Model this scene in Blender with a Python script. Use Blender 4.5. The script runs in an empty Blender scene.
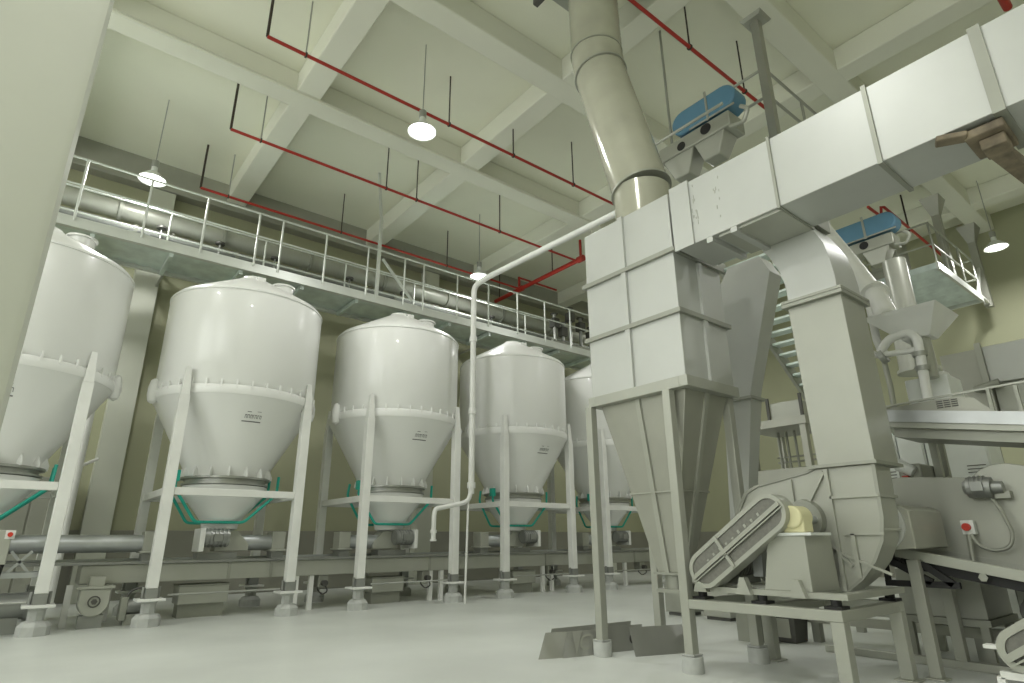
import bpy, bmesh, math, random
from mathutils import Vector, Matrix
random.seed(7)
sc = bpy.context.scene
COL = sc.collection

# ------------------------------------------------------------ camera, world, exposure
cam_d = bpy.data.cameras.new('camera')
cam = bpy.data.objects.new('camera', cam_d); COL.objects.link(cam)
PITCH, YAW, ROLL, F = 0.32209404, 0.6772127, -0.00763276, 596.498
fw = Vector((math.sin(YAW)*math.cos(PITCH), math.cos(YAW)*math.cos(PITCH), math.sin(PITCH)))
r0 = Vector((math.cos(YAW), -math.sin(YAW), 0)); u0 = r0.cross(fw)
rt = math.cos(ROLL)*r0 + math.sin(ROLL)*u0
up = -math.sin(ROLL)*r0 + math.cos(ROLL)*u0
M = Matrix((rt, up, -fw)).transposed().to_4x4()
M.translation = Vector((0, 0, 1.0))
cam.matrix_world = M
cam_d.sensor_fit = 'HORIZONTAL'; cam_d.sensor_width = 36.0
cam_d.lens = 36.0*F/1024; cam_d.clip_start = 0.05; cam_d.clip_end = 200
sc.camera = cam

world = bpy.data.worlds.new('world'); sc.world = world; world.use_nodes = True
world.node_tree.nodes['Background'].inputs[0].default_value = (1.0, 1.0, 0.96, 1)
world.node_tree.nodes['Background'].inputs[1].default_value = 0.05

sc.view_settings.view_transform = 'Standard'; sc.view_settings.look = 'None'
sc.view_settings.gamma = 1.0; sc.view_settings.use_curve_mapping = False
sc.view_settings.exposure = 0.0
LAMP_W = 76.0          # each pendant lamp
LAMP_C = (1.0, 0.995, 0.975)

# ------------------------------------------------------------ materials
def mat(name, col, rough=0.5, metal=0.0, var=0.06, scale=3.0, bump=0.0, spec=0.5, coat=0.0, emit=None):
    m = bpy.data.materials.new(name); m.use_nodes = True
    nt = m.node_tree; b = nt.nodes['Principled BSDF']
    b.inputs['Roughness'].default_value = rough
    b.inputs['Metallic'].default_value = metal
    b.inputs['Specular IOR Level'].default_value = spec
    b.inputs['Coat Weight'].default_value = coat
    tc = nt.nodes.new('ShaderNodeTexCoord')
    n = nt.nodes.new('ShaderNodeTexNoise'); n.inputs['Scale'].default_value = scale
    n.inputs['Detail'].default_value = 4
    nt.links.new(tc.outputs['Object'], n.inputs['Vector'])
    r = nt.nodes.new('ShaderNodeValToRGB')
    r.color_ramp.elements[0].position = 0.3; r.color_ramp.elements[1].position = 0.7
    r.color_ramp.elements[0].color = tuple(c*(1-var) for c in col)+(1,)
    r.color_ramp.elements[1].color = tuple(min(1, c*(1+var)) for c in col)+(1,)
    nt.links.new(n.outputs['Fac'], r.inputs['Fac'])
    nt.links.new(r.outputs['Color'], b.inputs['Base Color'])
    if bump:
        bp = nt.nodes.new('ShaderNodeBump'); bp.inputs['Strength'].default_value = bump
        bp.inputs['Distance'].default_value = 0.01
        nt.links.new(n.outputs['Fac'], bp.inputs['Height'])
        nt.links.new(bp.outputs['Normal'], b.inputs['Normal'])
    if emit:
        b.inputs['Emission Color'].default_value = emit[0]+(1,)
        b.inputs['Emission Strength'].default_value = emit[1]
    return m

M_WALL = mat('wall_paint', (0.40, 0.41, 0.27), 0.7, var=0.04, scale=0.6)
M_DADO = mat('dado_paint', (0.27, 0.27, 0.22), 0.6, var=0.08, scale=1.0)
M_PILLAR = mat('pillar_paint', (0.56, 0.58, 0.49), 0.65, var=0.04, scale=0.8)
M_CEIL = mat('ceiling_paint', (0.80, 0.81, 0.67), 0.75, var=0.04, scale=0.5)
M_BEAM = mat('beam_paint', (0.76, 0.77, 0.66), 0.75, var=0.04, scale=0.5)
M_FLOOR = mat('floor_coating', (0.60, 0.625, 0.585), 0.38, var=0.08, scale=0.8, spec=0.4)
M_TANK = mat('tank_white', (0.83, 0.84, 0.81), 0.28, var=0.02, scale=0.7, coat=0.3)
M_WHITE = mat('white_steel', (0.76, 0.77, 0.73), 0.35, var=0.05)
M_BOLT = mat('galvanised', (0.42, 0.43, 0.40), 0.4, metal=0.7)
M_PLATE = mat('plate_steel', (0.42, 0.425, 0.39), 0.35, metal=0.6)
M_DARK = mat('dark_metal', (0.10, 0.10, 0.09), 0.5, metal=0.3)
M_GREY = mat('grey_metal', (0.30, 0.31, 0.29), 0.4, metal=0.5)
M_TEAL = mat('teal_hose', (0.02, 0.42, 0.32), 0.35)
M_LABEL = mat('label_ink', (0.12, 0.12, 0.12), 0.6)
M_CONC = mat('footing_concrete', (0.46, 0.475, 0.45), 0.8, var=0.08, scale=12, bump=0.3)
M_RED = mat('red_pipe', (0.42, 0.03, 0.02), 0.4)
M_ROD = mat('hanger_dark', (0.04, 0.03, 0.02), 0.5)
M_STEEL = mat('brushed_steel', (0.50, 0.52, 0.52), 0.40, metal=0.7, var=0.05, scale=6)
M_DUCT = mat('duct_sheet', (0.535, 0.55, 0.52), 0.42, metal=0.35, var=0.03, scale=2)
M_BEIGE = mat('beige_steel', (0.41, 0.42, 0.365), 0.36, metal=0.25, var=0.04, scale=2)
M_SEAM = mat('seam_steel', (0.34, 0.35, 0.30), 0.45, metal=0.4)
M_HOP = mat('hopper_steel', (0.38, 0.385, 0.33), 0.38, metal=0.35, var=0.05, scale=3)
M_DECK = mat('deck_plate', (0.66, 0.75, 0.70), 0.3, metal=0.3, var=0.15, scale=4)
M_GALV = mat('walkway_steel', (0.62, 0.65, 0.60), 0.38, metal=0.2)
M_BLUE = mat('blue_cover', (0.12, 0.27, 0.40), 0.5)
M_YEL = mat('bearing_yellow', (0.72, 0.69, 0.42), 0.5)
M_BLACK = mat('black_rubber', (0.015, 0.015, 0.015), 0.6)
M_MESH = mat('guard_mesh', (0.20, 0.20, 0.175), 0.6, metal=0.2, var=0.12, scale=40)
M_REDB = mat('button_red', (0.55, 0.04, 0.02), 0.4)
M_PANEL = mat('cabinet_white', (0.76, 0.79, 0.75), 0.4)
M_LAMP = mat('lamp_glow', (0.9, 0.9, 0.9), 0.4, emit=((1.0, 1.0, 0.96), 6.0))
M_GLASSW = mat('frosted_pane', (0.75, 0.8, 0.78), 0.2)

# ------------------------------------------------------------ mesh builder
class MB:
    def __init__(s): s.v = []; s.f = []; s.st = []
    def add(s, vs, fs):
        s.st.append((len(s.v), len(s.f))); o = len(s.v); s.v += [tuple(v) for v in vs]; s.f += [tuple(i+o for i in f) for f in fs]; return s
    def box(s, x0, x1, y0, y1, z0, z1):
        return s.hexa([(x0,y0,z0),(x1,y0,z0),(x1,y1,z0),(x0,y1,z0)], [(x0,y0,z1),(x1,y0,z1),(x1,y1,z1),(x0,y1,z1)])
    def hexa(s, b, t):
        return s.add(list(b)+list(t), [(3,2,1,0),(4,5,6,7),(0,1,5,4),(1,2,6,5),(2,3,7,6),(3,0,4,7)])
    def rect(s, c0, w0, d0, c1, w1, d1):      # tapered box between two horizontal rectangles
        q = lambda c,w,d: [(c[0]-w/2,c[1]-d/2,c[2]),(c[0]+w/2,c[1]-d/2,c[2]),(c[0]+w/2,c[1]+d/2,c[2]),(c[0]-w/2,c[1]+d/2,c[2])]
        return s.hexa(q(c0,w0,d0), q(c1,w1,d1))
    def bar(s, p, q, w, h, upv=(0,0,1)):
        p = Vector(p); q = Vector(q); d = (q-p).normalized(); u = Vector(upv)
        if abs(d.dot(u)) > 0.98: u = Vector((0,1,0))
        a = d.cross(u).normalized()*w/2; b = a.cross(d).normalized()*h/2
        return s.hexa([p-a-b,p+a-b,p+a+b,p-a+b], [q-a-b,q+a-b,q+a+b,q-a+b])
    def cone(s, p, q, ra, rb, n=24):
        p = Vector(p); q = Vector(q); d = (q-p).normalized()
        u = Vector((0,0,1)) if abs(d.z) < 0.95 else Vector((1,0,0))
        a = d.cross(u).normalized(); b = d.cross(a).normalized()
        vs = []
        for c, r in ((p,ra),(q,rb)):
            for i in range(n):
                t = 2*math.pi*i/n; vs.append(c+a*r*math.cos(t)+b*r*math.sin(t))
        fs = [(i,(i+1)%n,n+(i+1)%n,n+i) for i in range(n)]
        fs += [tuple(range(n-1,-1,-1)), tuple(range(n,2*n))]
        return s.add(vs, fs)
    def tube(s, pts, r, n=12, closed=False, bend=0.0):
        P = [Vector(p) for p in pts]
        if bend:
            out = [P[0]]
            for i in range(1, len(P)-1):
                a, b, c = P[i-1], P[i], P[i+1]
                l = min(bend, (a-b).length*0.45, (c-b).length*0.45)
                s0 = b+(a-b).normalized()*l; s1 = b+(c-b).normalized()*l
                for k in range(6):
                    t = k/5; out.append(s0*(1-t)**2+b*2*t*(1-t)+s1*t*t)
            P = out+[P[-1]]
        N = len(P); rs = r if isinstance(r, (list,tuple)) else [r]*N
        vs = []; pa = None
        for i in range(N):
            if closed: d = (P[(i+1)%N]-P[i-1]).normalized()
            else: d = (P[min(i+1,N-1)]-P[max(i-1,0)]).normalized()
            if pa is None:
                u = Vector((0,0,1)) if abs(d.z) < 0.9 else Vector((1,0,0)); a = d.cross(u).normalized()
            else: a = (pa-d*pa.dot(d)).normalized()
            pa = a; b = d.cross(a)
            for k in range(n):
                t = 2*math.pi*k/n; vs.append(P[i]+a*rs[i]*math.cos(t)+b*rs[i]*math.sin(t))
        fs = []
        for i in range(N if closed else N-1):
            j = (i+1)%N
            for k in range(n): fs.append((i*n+k,i*n+(k+1)%n,j*n+(k+1)%n,j*n+k))
        if not closed: fs += [tuple(range(n-1,-1,-1)), tuple(range((N-1)*n,N*n))]
        return s.add(vs, fs)
    def lathe(s, cx, cy, prof, n=48):
        vs = []; fs = []
        for r, z in prof:
            for i in range(n):
                t = 2*math.pi*i/n; vs.append((cx+r*math.cos(t), cy+r*math.sin(t), z))
        for j in range(len(prof)-1):
            for i in range(n): fs.append((j*n+i,j*n+(i+1)%n,(j+1)*n+(i+1)%n,(j+1)*n+i))
        fs += [tuple(range(n-1,-1,-1)), tuple(range((len(prof)-1)*n,len(prof)*n))]
        return s.add(vs, fs)
    def prism(s, poly, ax, a, b):
        n = len(poly)
        f = {'x': lambda p,c: (c,p[0],p[1]), 'y': lambda p,c: (p[0],c,p[1]), 'z': lambda p,c: (p[0],p[1],c)}[ax]
        vs = [f(p,a) for p in poly]+[f(p,b) for p in poly]
        fs = [(i,(i+1)%n,n+(i+1)%n,n+i) for i in range(n)]+[tuple(range(n-1,-1,-1)), tuple(range(n,2*n))]
        return s.add(vs, fs)
    def ring(s, outer, inner, ax, a, b):       # flat frame between two polygons of equal count
        n = len(outer)
        f = {'x': lambda p,c: (c,p[0],p[1]), 'y': lambda p,c: (p[0],c,p[1]), 'z': lambda p,c: (p[0],p[1],c)}[ax]
        vs = [f(p,a) for p in outer]+[f(p,a) for p in inner]+[f(p,b) for p in outer]+[f(p,b) for p in inner]
        fs = []
        for i in range(n):
            j = (i+1)%n
            fs += [(i,j,n+j,n+i),(2*n+i,3*n+i,3*n+j,2*n+j),(i,2*n+i,2*n+j,j),(n+i,n+j,3*n+j,3*n+i)]
        return s.add(vs, fs)
    def ball(s, c, r, n=12):
        prof = [(max(1e-4, r*math.sin(math.pi*k/8)), c[2]-r*math.cos(math.pi*k/8)) for k in range(9)]
        return s.lathe(c[0], c[1], prof, n)
    def build_each(s, name, m, parent=None, bevel=0.0):
        """every added piece as a part of its own"""
        for i, (v0, f0) in enumerate(s.st):
            v1, f1 = s.st[i+1] if i+1 < len(s.st) else (len(s.v), len(s.f))
            p = MB(); p.v = s.v[v0:v1]; p.f = [tuple(k-v0 for k in f) for f in s.f[f0:f1]]
            p.build(name, m, parent, bevel)
    def build(s, name, m, parent=None, bevel=0.0, label=None, smooth=True):
        off = Vector((0,0,0))
        if parent is not None: off = world_loc(parent)
        me = bpy.data.meshes.new(name)
        me.from_pydata([tuple(Vector(v)-off) for v in s.v], [], s.f)
        bm = bmesh.new(); bm.from_mesh(me); bmesh.ops.recalc_face_normals(bm, faces=bm.faces); bm.to_mesh(me); bm.free()
        if smooth:
            for p in me.polygons: p.use_smooth = True
            me.set_sharp_from_angle(angle=math.radians(35))
        me.materials.append(m)
        o = bpy.data.objects.new(name, me); COL.objects.link(o)
        if parent is not None: o.parent = parent
        if bevel:
            b = o.modifiers.new('bevel', 'BEVEL'); b.width = bevel; b.segments = 2; b.limit_method = 'ANGLE'
        if label: o['label'] = label
        return o

def world_loc(o):
    l = Vector((0,0,0))
    while o is not None: l = l+o.location; o = o.parent
    return l
def tag(o, label, cat, group=None):
    o['label'] = label; o['category'] = cat
    if group: o['group'] = group
    return o
def thing(name, label, cat, loc, group=None):
    o = bpy.data.objects.new(name, None); COL.objects.link(o); o.location = loc
    o.empty_display_size = 0.2
    return tag(o, label, cat, group)
def struct(o): o['kind'] = 'structure'; return o
def solo(mb, name, m, label, cat, group=None, bevel=0.0):
    """one-mesh thing whose origin sits at its base"""
    xs = [v[0] for v in mb.v]; ys = [v[1] for v in mb.v]; zs = [v[2] for v in mb.v]
    c = Vector(((min(xs)+max(xs))/2, (min(ys)+max(ys))/2, min(zs)))
    mb.v = [tuple(Vector(v)-c) for v in mb.v]
    o = mb.build(name, m, None, bevel); o.location = c
    return tag(o, label, cat, group)
def copy_tree(o, parent=None):
    c = o.copy(); COL.objects.link(c); c.parent = parent
    for ch in list(o.children): copy_tree(ch, c)
    return c

# ------------------------------------------------------------ the hall
ZC, ZB = 9.05, 8.6
struct(MB().box(-8, 18.7, -8, 14.2, -0.2, 0).build('floor', M_FLOOR))
struct(MB().box(-8, 18.7, -8, 14.2, ZC, ZC+0.2).build('ceiling', M_CEIL))
struct(MB().box(-8, 18.7, 14.0, 14.2, 0, ZC).build('wall_back', M_WALL))
struct(MB().box(18.5, 18.7, -8, 14, 0, ZC).build('wall_right', M_WALL))
struct(MB().box(-8.2, -8, -8, 14, 0, ZC).build('wall_left', M_WALL))
struct(MB().box(-8.2, 18.7, -8.2, -8, 0, ZC).build('wall_front', M_WALL))
struct(MB().box(-8, 18.5, 13.95, 14.0, 0, 1.24).build('baseboard_back', M_DADO, bevel=0.01))
struct(MB().box(18.45, 18.5, -8, 13.95, 0, 1.24).build('baseboard_right', M_DADO, bevel=0.01))
M_PANE = mat('added_light_pane', (0.8, 0.85, 0.82), 0.4, emit=((1.0, 1.0, 0.98), 3.3))  # glowing window panes added out of view to brighten the ceiling
for i, y0 in enumerate((-6.0, -1.2, 3.6, 8.4)):
    fr = MB()
    for a, b, c, d in ((y0, y0+4.0, 2.6, 2.7), (y0, y0+4.0, 7.1, 7.2), (y0, y0+0.1, 2.7, 7.1), (y0+3.9, y0+4.0, 2.7, 7.1), (y0+1.3, y0+1.37, 2.7, 7.1), (y0+2.63, y0+2.7, 2.7, 7.1)): fr.box(-8.0, -7.92, a, b, c, d)
    w = struct(fr.build('added_window_%d' % (i+1), M_PANEL))
    MB().box(-7.99, -7.96, y0+0.1, y0+3.9, 2.7, 7.1).build('light_pane', M_PANE, w)
k = 1
for y0 in (-3.6, -0.3, 2.9, 5.98, 9.14):
    struct(MB().box(-8, 18.5, y0, y0+0.42, ZB, ZC).build('trim_%d' % k, M_BEAM, bevel=0.02)); k += 1
for x1 in (-4.2, -0.65, 2.88, 6.4, 9.95, 13.45, 17.0):
    struct(MB().box(x1-0.42, x1, -8, 14, ZB+0.004, ZC).build('trim_%d' % k, M_BEAM, bevel=0.02)); k += 1
struct(MB().box(-8, 18.5, 13.7, 14, ZB-0.2, ZC).build('trim_%d' % k, M_HOP, bevel=0.02)); k += 1
# near pillar with a chamfered corner, and pilasters along the back wall
xr = -0.0352*4.2-0.025
struct(MB().prism([(-1.3,4.2),(xr-0.04,4.2),(xr,4.222),(xr,4.9),(-1.3,4.9)], 'z', 0, ZC).build('trim_%d' % k, M_PILLAR)); k += 1
for xp in (1.0, 7.9, 14.8, -5.9):
    struct(MB().box(xp-0.02, xp+0.44, 13.72, 14, 0, ZB-0.21).build('trim_%d' % k, M_PILLAR, bevel=0.01)); k += 1

# ------------------------------------------------------------ pendant lamps
def make_lamp(x, y, z, label):
    t = thing('pendant_lamp', label, 'lamp', (x, y, z), 'pendant lamps over the hall')
    MB().lathe(x, y, [(0.05,z+0.27),(0.055,z+0.18),(0.09,z+0.155),(0.22,z+0.03),(0.235,z),(0.225,z),(0.21,z+0.025),(0.08,z+0.14),(0.02,z+0.14)], 32).build('lamp_shade', M_PANEL, t)
    MB().lathe(x, y, [(0.03,z+0.42),(0.06,z+0.40),(0.06,z+0.28),(0.03,z+0.26)], 20).build('lamp_housing', M_BOLT, t)
    MB().lathe(x, y, [(0.205,z+0.022),(0.19,z+0.005),(0.1,z-0.012),(0.01,z-0.016)], 32).build('lamp_lens', M_LAMP, t)
    MB().cone((x,y,z+0.4), (x,y,ZC if z > 5 else z+1), 0.009, 0.009, 8).build('hanging_rod', M_BOLT, t)
    ld = bpy.data.lights.new('lamp_light', 'AREA'); ld.shape = 'DISK'; ld.size = 0.4
    ld.energy = LAMP_W; ld.color = LAMP_C; ld.spread = math.radians(178)
    lo = bpy.data.objects.new('lamp_light', ld); COL.objects.link(lo); lo.parent = t; lo.location = (0,0,-0.03)
    return t
LZ = 7.27
lamp = make_lamp(0.774, 11.38, LZ, 'round white pendant lamp over the leftmost silos')
for (x, y, lb) in [(3.94,7.18,'round white pendant lamp in the middle of the ceiling, nearest the big duct pipe'),
                   (7.93,11.16,'small pendant lamp in front of the walkway above the centre silos'),
                   (16.35,2.63,'pendant lamp at far right beside the hanging platform'),
                   (14.4,10.8,'pendant lamp over the far back corner'),
                   (10.6,6.9,'pendant lamp hidden behind the dust collector'),
                   (11.6,1.6,'pendant lamp behind the horizontal duct'),
                   (-3.1,6.9,'pendant lamp left of the near pillar'),
                   (-6.1,10.8,'pendant lamp over the far left corner'),
                   (0.8,2.2,'pendant lamp straight above the viewer'),
                   (-5.5,2.2,'pendant lamp at the left side of the hall'),
                   (-3.0,-1.9,'pendant lamp behind the viewer'),
                   (0.8,-5.6,'pendant lamp by the front wall'),
                   (7.5,-5.6,'pendant lamp by the front wall right'),
                   (14.5,-4.6,'pendant lamp in the front right corner')]:
    c = copy_tree(lamp); c.location = (x, y, LZ); c['label'] = lb

# ------------------------------------------------------------ storage tanks
TY = 10.28
def make_tank(cx):
    t = thing('storage_silo', 'white silo', 'silo', (cx, TY, 0), 'white hopper-bottomed silos in a row')
    MB().lathe(cx, TY, [(1.16,3.2),(1.19,3.25),(1.19,4.66),(1.185,4.70),(1.20,4.705),(1.20,4.73),(1.15,4.79),(0.20,5.33),(0.19,5.36),(0.05,5.365)], 72).build('shell', M_TANK, t)
    # roof fittings
    MB().lathe(cx+0.42, TY-0.30, [(0.17,4.95),(0.17,5.19),(0.20,5.195),(0.20,5.22),(0.02,5.23)], 24).build('manhole_cover', M_TANK, t)
    MB().box(cx-0.05, cx+0.09, TY-0.42, TY-0.30, 4.95, 5.27).build('roof_vent', M_TANK, t, bevel=0.01)
    MB().lathe(cx, TY, [(1.185,3.20),(1.20,3.19),(1.205,3.17),(1.205,3.09),(1.195,3.06),(1.16,3.05)], 72).build('mounting_ring', M_TANK, t)
    g = MB()
    for i in range(36):
        a = 2*math.pi*(i+0.5)/36; c, s_ = math.cos(a), math.sin(a)
        g.bar((cx+1.195*c,TY+1.195*s_,3.15),(cx+1.195*c,TY+1.195*s_,3.27),0.025,0.03,(c,s_,0))
    g.build_each('ring_rib', M_TANK, t)
    for a in (math.radians(172), math.radians(-8), math.radians(82), math.radians(-98)) if False else (math.radians(185), math.radians(0)):
        px, py = cx+1.22*math.cos(a), TY+1.22*math.sin(a)
        MB().lathe(px, py, [(0.02,2.98),(0.06,3.01),(0.08,3.10),(0.08,3.22),(0.055,3.33),(0.02,3.36)], 16).build('lifting_lug', M_TANK, t)
    MB().lathe(cx, TY, [(1.19,3.06),(1.15,3.0),(0.585,2.0),(0.575,1.95),(0.5,1.95)], 72).build('cone', M_TANK, t)
    g = MB()
    for i in range(16):
        a = 2*math.pi*(i+0.5)/16; c, s_ = math.cos(a), math.sin(a)
        pr = [(0.57,1.94),(0.67,1.94),(0.67,1.99),(0.62,2.12),(0.60,2.12)]
        p = [Vector((cx+r*c,TY+r*s_,z)) for r, z in pr]; w = Vector((-s_,c,0))*0.01
        n = len(p); g.add([q-w for q in p]+[q+w for q in p], [(k_,(k_+1)%n,n+(k_+1)%n,n+k_) for k_ in range(n)]+[tuple(range(n-1,-1,-1)), tuple(range(n,2*n))])
    g.build_each('gusset', M_TANK, t)
    MB().lathe(cx, TY, [(0.52,1.95),(0.64,1.945),(0.64,1.915),(0.58,1.91),(0.58,1.86),(0.62,1.855),(0.62,1.83),(0.5,1.83)], 48).build('bottom_flange', M_BOLT, t)
    MB().lathe(cx, TY, [(0.55,1.90),(0.56,1.89),(0.56,1.875),(0.3,1.87)], 48).build('flexible_seal', M_DARK, t)
    MB().lathe(cx, TY, [(0.5,1.83),(0.60,1.82),(0.58,1.70),(0.52,1.62),(0.27,1.30),(0.25,1.20),(0.18,1.17)], 48).build('outlet_hopper', M_TANK, t)
    for q in range(2):
        def P(u, w, z): return (cx+u, TY+(w if q == 0 else -w-0.05), z)
        lo = MB().tube([P(-0.72,-0.25,1.99),P(-0.75,-0.25,1.78),P(-0.42,-0.3,1.29),(P(0.26,-0.3,1.29)),P(0.72,-0.25,1.72),P(0.73,-0.25,2.0)], 0.022, 10, bend=0.06)
        lo.build('teal_loop', M_TEAL, t)
    MB().box(cx-0.79, cx-0.70, TY-0.30, TY-0.20, 1.86, 2.02).build('loop_bracket', M_TEAL, t, bevel=0.01)
    # small stencilled lettering on the cone (unreadable from here): marks follow the slope
    lb = MB(); fr = Vector((0,-0.49,0)); 
    def on_cone(u, z):
        r = 0.585+(z-2.0)*0.565+0.004; a = -math.pi/2+u/r
        return Vector((cx+r*math.cos(a), TY+r*math.sin(a), z))
    def mark(u0, u1, z0, z1):
        lb.add([on_cone(u0,z0),on_cone(u1,z0),on_cone(u1,z1),on_cone(u0,z1)], [(0,1,2,3)])
    for q in range(9): mark(-0.14+q*0.03,-0.11+q*0.03,2.70,2.714)
    u = -0.11
    for w in (0.03,0.035,0.03,0.02,0.035,0.02,0.03):
        mark(u,u+0.007,2.75,2.80); mark(u,u+w*0.8,2.793,2.802)
        if w > 0.025: mark(u+w*0.7,u+w*0.7+0.007,2.75,2.80)
        u += w+0.006
    mark(-0.09,-0.03,2.835,2.843); mark(0.05,0.11,2.845,2.85)
    lb.build('stencil_marks', M_LABEL, t)
    H = 0.885
    for sx in (-1,1):
        for sy in (-1,1):
            x, y = cx+sx*H-0.04, TY+sy*H
            lg = MB().box(x-0.066, x+0.066, y-0.066, y+0.066, 0.45, 3.0)
            lg.hexa([(x-0.06,y-0.06,3.0),(x+0.06,y-0.06,3.0),(x+0.06,y+0.06,3.0),(x-0.06,y+0.06,3.0)],
                    [(x-0.035,y-0.035,3.42),(x+0.035,y-0.035,3.42),(x+0.035,y+0.035,3.42),(x-0.035,y+0.035,3.42)])
            leg = lg.build('leg', M_WHITE, t, bevel=0.006)
            MB().box(x-0.07,x+0.07,y-0.07,y+0.07,0.33,0.45).cone((x-0.09,y,0.33),(x-0.09,y,0.47),0.018,0.018,8).cone((x+0.09,y,0.33),(x+0.09,y,0.47),0.018,0.018,8).build('load_cell', M_GREY, leg)
            MB().box(x-0.16,x+0.16,y-0.16,y+0.16,0.30,0.33).build('base_plate', M_WHITE, leg, bevel=0.005)
            MB().lathe(x, y, [(0.165,0),(0.165,0.10),(0.13,0.145),(0.085,0.16),(0.085,0.27),(0.11,0.30)], 8 if sy < 0 else 16).build('footing', M_CONC, leg, smooth=False)
    for (a, b) in (((-1,-1),(1,-1)),((-1,1),(1,1)),((-1,-1),(-1,1)),((1,-1),(1,1))):
        d = Vector((b[0]-a[0], b[1]-a[1], 0)).normalized()*0.07
        MB().bar(Vector((cx-0.04+a[0]*H,TY+a[1]*H,1.675))+d, Vector((cx-0.04+b[0]*H,TY+b[1]*H,1.675))-d, 0.09, 0.10).build('cross_beam', M_WHITE, t, bevel=0.005)
    MB().cone((cx-H+0.16,TY-H,0.36),(cx+H-0.16,TY-H,0.36),0.012,0.012,8).build('tie_rod', M_BOLT, t)
    return t
TX = [-0.43, 2.48, 5.35, 8.27, 11.1]
tl = ['leftmost white silo, partly hidden behind the near pillar', 'second white silo from the left, the largest fully visible one',
      'third white silo from the left, standing left of the thin white drain pipe',
      'fourth white silo from the left, just right of the thin white drain pipe',
      'farthest white silo, mostly hidden behind the tall dust collector']
tank = make_tank(TX[1])
for i, x in enumerate(TX):
    o = tank if i == 1 else copy_tree(tank)
    o.location = (x, TY, 0); o['label'] = tl[i]

# ------------------------------------------------------------ screw feeders below the silos
def make_feeder(cx, sgn, length, label):
    y = TY-0.1; z = 1.0
    t = thing('screw_feeder', label, 'feeder', (cx, y, 0.76), 'screw feeders under the silos')
    MB().cone((cx+sgn*0.1,y,z),(cx+sgn*length,y,z),0.115,0.115,28).build('screw_tube', M_STEEL, t)
    MB().prism([(cx-sgn*0.08,0.88),(cx+sgn*0.40,0.88),(cx+sgn*0.40,0.98),(cx+sgn*0.22,1.17),(cx-sgn*0.08,1.19)], 'y', y-0.13, y+0.13).build('inlet_casing', M_BEIGE, t, bevel=0.01)
    a = cx+sgn*0.06; b = cx-sgn*0.28
    mt = MB().cone((a,y-0.25,1.07),(b,y-0.25,1.07),0.12,0.12,20)
    for i in range(6):
        xx = a+(b-a)*(i+0.5)/6; mt.cone((xx-0.012,y-0.25,1.07),(xx+0.012,y-0.25,1.07),0.132,0.132,20)
    mt.box(cx-sgn*0.11-0.06,cx-sgn*0.11+0.06,y-0.40,y-0.33,1.02,1.12).build('motor', M_GREY, t)
    MB().box(min(b,b-sgn*0.07),max(b,b-sgn*0.07),y-0.37,y+0.05,0.88,1.20).build('belt_guard', M_WHITE, t, bevel=0.01)
    e = cx+sgn*length
    MB().box(e-0.10,e+0.10,y-0.13,y+0.13,0.90,1.16).box(e-0.13,e+0.13,y-0.16,y+0.16,0.87,0.90).build('discharge_box', M_BEIGE, t, bevel=0.006)
    fx = e
    MB().box(e-0.09,e+0.09,y-0.12,y+0.12,0.77,0.87).box(cx-0.3,cx+0.24,y-0.14,y+0.14,0.77,0.86).build_each('mounting_foot', M_GREY, t)
    return t
make_feeder(TX[0], 1, 2.0, 'long bare steel screw feeder tube below the leftmost silo')
make_feeder(TX[1], 1, 0.85, 'screw feeder with a ribbed motor below the second silo')
make_feeder(TX[2], -1, 0.92, 'screw feeder pointing left below the third silo')
make_feeder(TX[3], -1, 0.92, 'screw feeder pointing left below the fourth silo')
make_feeder(TX[4], -1, 0.92, 'screw feeder below the farthest silo beside the dust collector')

# ------------------------------------------------------------ collecting conveyor
t = thing('trough_conveyor', 'long beige enclosed trough conveyor running under all silos', 'conveyor', (7, 10.15, 0))
MB().box(0.80, 13.2, 9.88, 10.42, 0.50, 0.735).build('trough', M_BEIGE, t, bevel=0.01)
f = MB(); f.box(-1.6, 13.2, 9.84, 10.46, 0.737, 0.77)
f.build('cover_plate', M_GREY, t)
MB().box(-1.6, 13.2, 10.44, 10.5, 0.77, 0.80).build('cover_rail', M_STEEL, t)
j = MB()
for x in (2.6, 3.2, 6.0, 8.8, 11.6): j.box(x-0.02,x+0.02,9.865,9.885,0.50,0.74)
j.build_each('joint_strip', M_SEAM, t)
for x in (0.72, 3.62, 3.86, 6.05, 6.28, 8.75, 9.0, 11.3):
    l = MB().box(x-0.035,x+0.035,9.90,9.97,0.0,0.5).build('leg', M_WHITE, t)
for x in (1.2,5.0,8.0,11.0):
    MB().box(x-0.035,x+0.035,10.33,10.40,0.0,0.5).build('leg', M_WHITE, t)
# drive wheel at the left end, standing on the floor
t = thing('conveyor_drive', 'round beige drive housing under the left end of the trough conveyor', 'drive', (0.98, 9.65, 0))
w = []
for i in range(25):
    a = math.pi+math.pi*i/24; w.append((0.98+0.165*math.cos(a), 0.30+0.165*math.sin(a)))
w += [(1.145,0.46),(0.815,0.46)]
MB().prism(w, 'y', 9.62, 9.84).build('housing', M_BEIGE, t, bevel=0.01)
MB().box(0.78,1.18,9.60,9.86,0.46,0.49).box(0.90,1.06,9.66,9.82,0.49,0.60).build('top_flange', M_BEIGE, t)
MB().cone((0.98,9.625,0.31),(0.98,9.59,0.31),0.035,0.035,6).ring([(0.98+0.07*math.cos(a*math.pi/8),0.31+0.07*math.sin(a*math.pi/8)) for a in range(16)],[(0.98+0.055*math.cos(a*math.pi/8),0.31+0.055*math.sin(a*math.pi/8)) for a in range(16)],'y',9.61,9.62).build('hub', M_DARK, t)
MB().box(0.85,1.11,9.66,9.80,0.0,0.15).build('stand', M_GREY, t)
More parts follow.
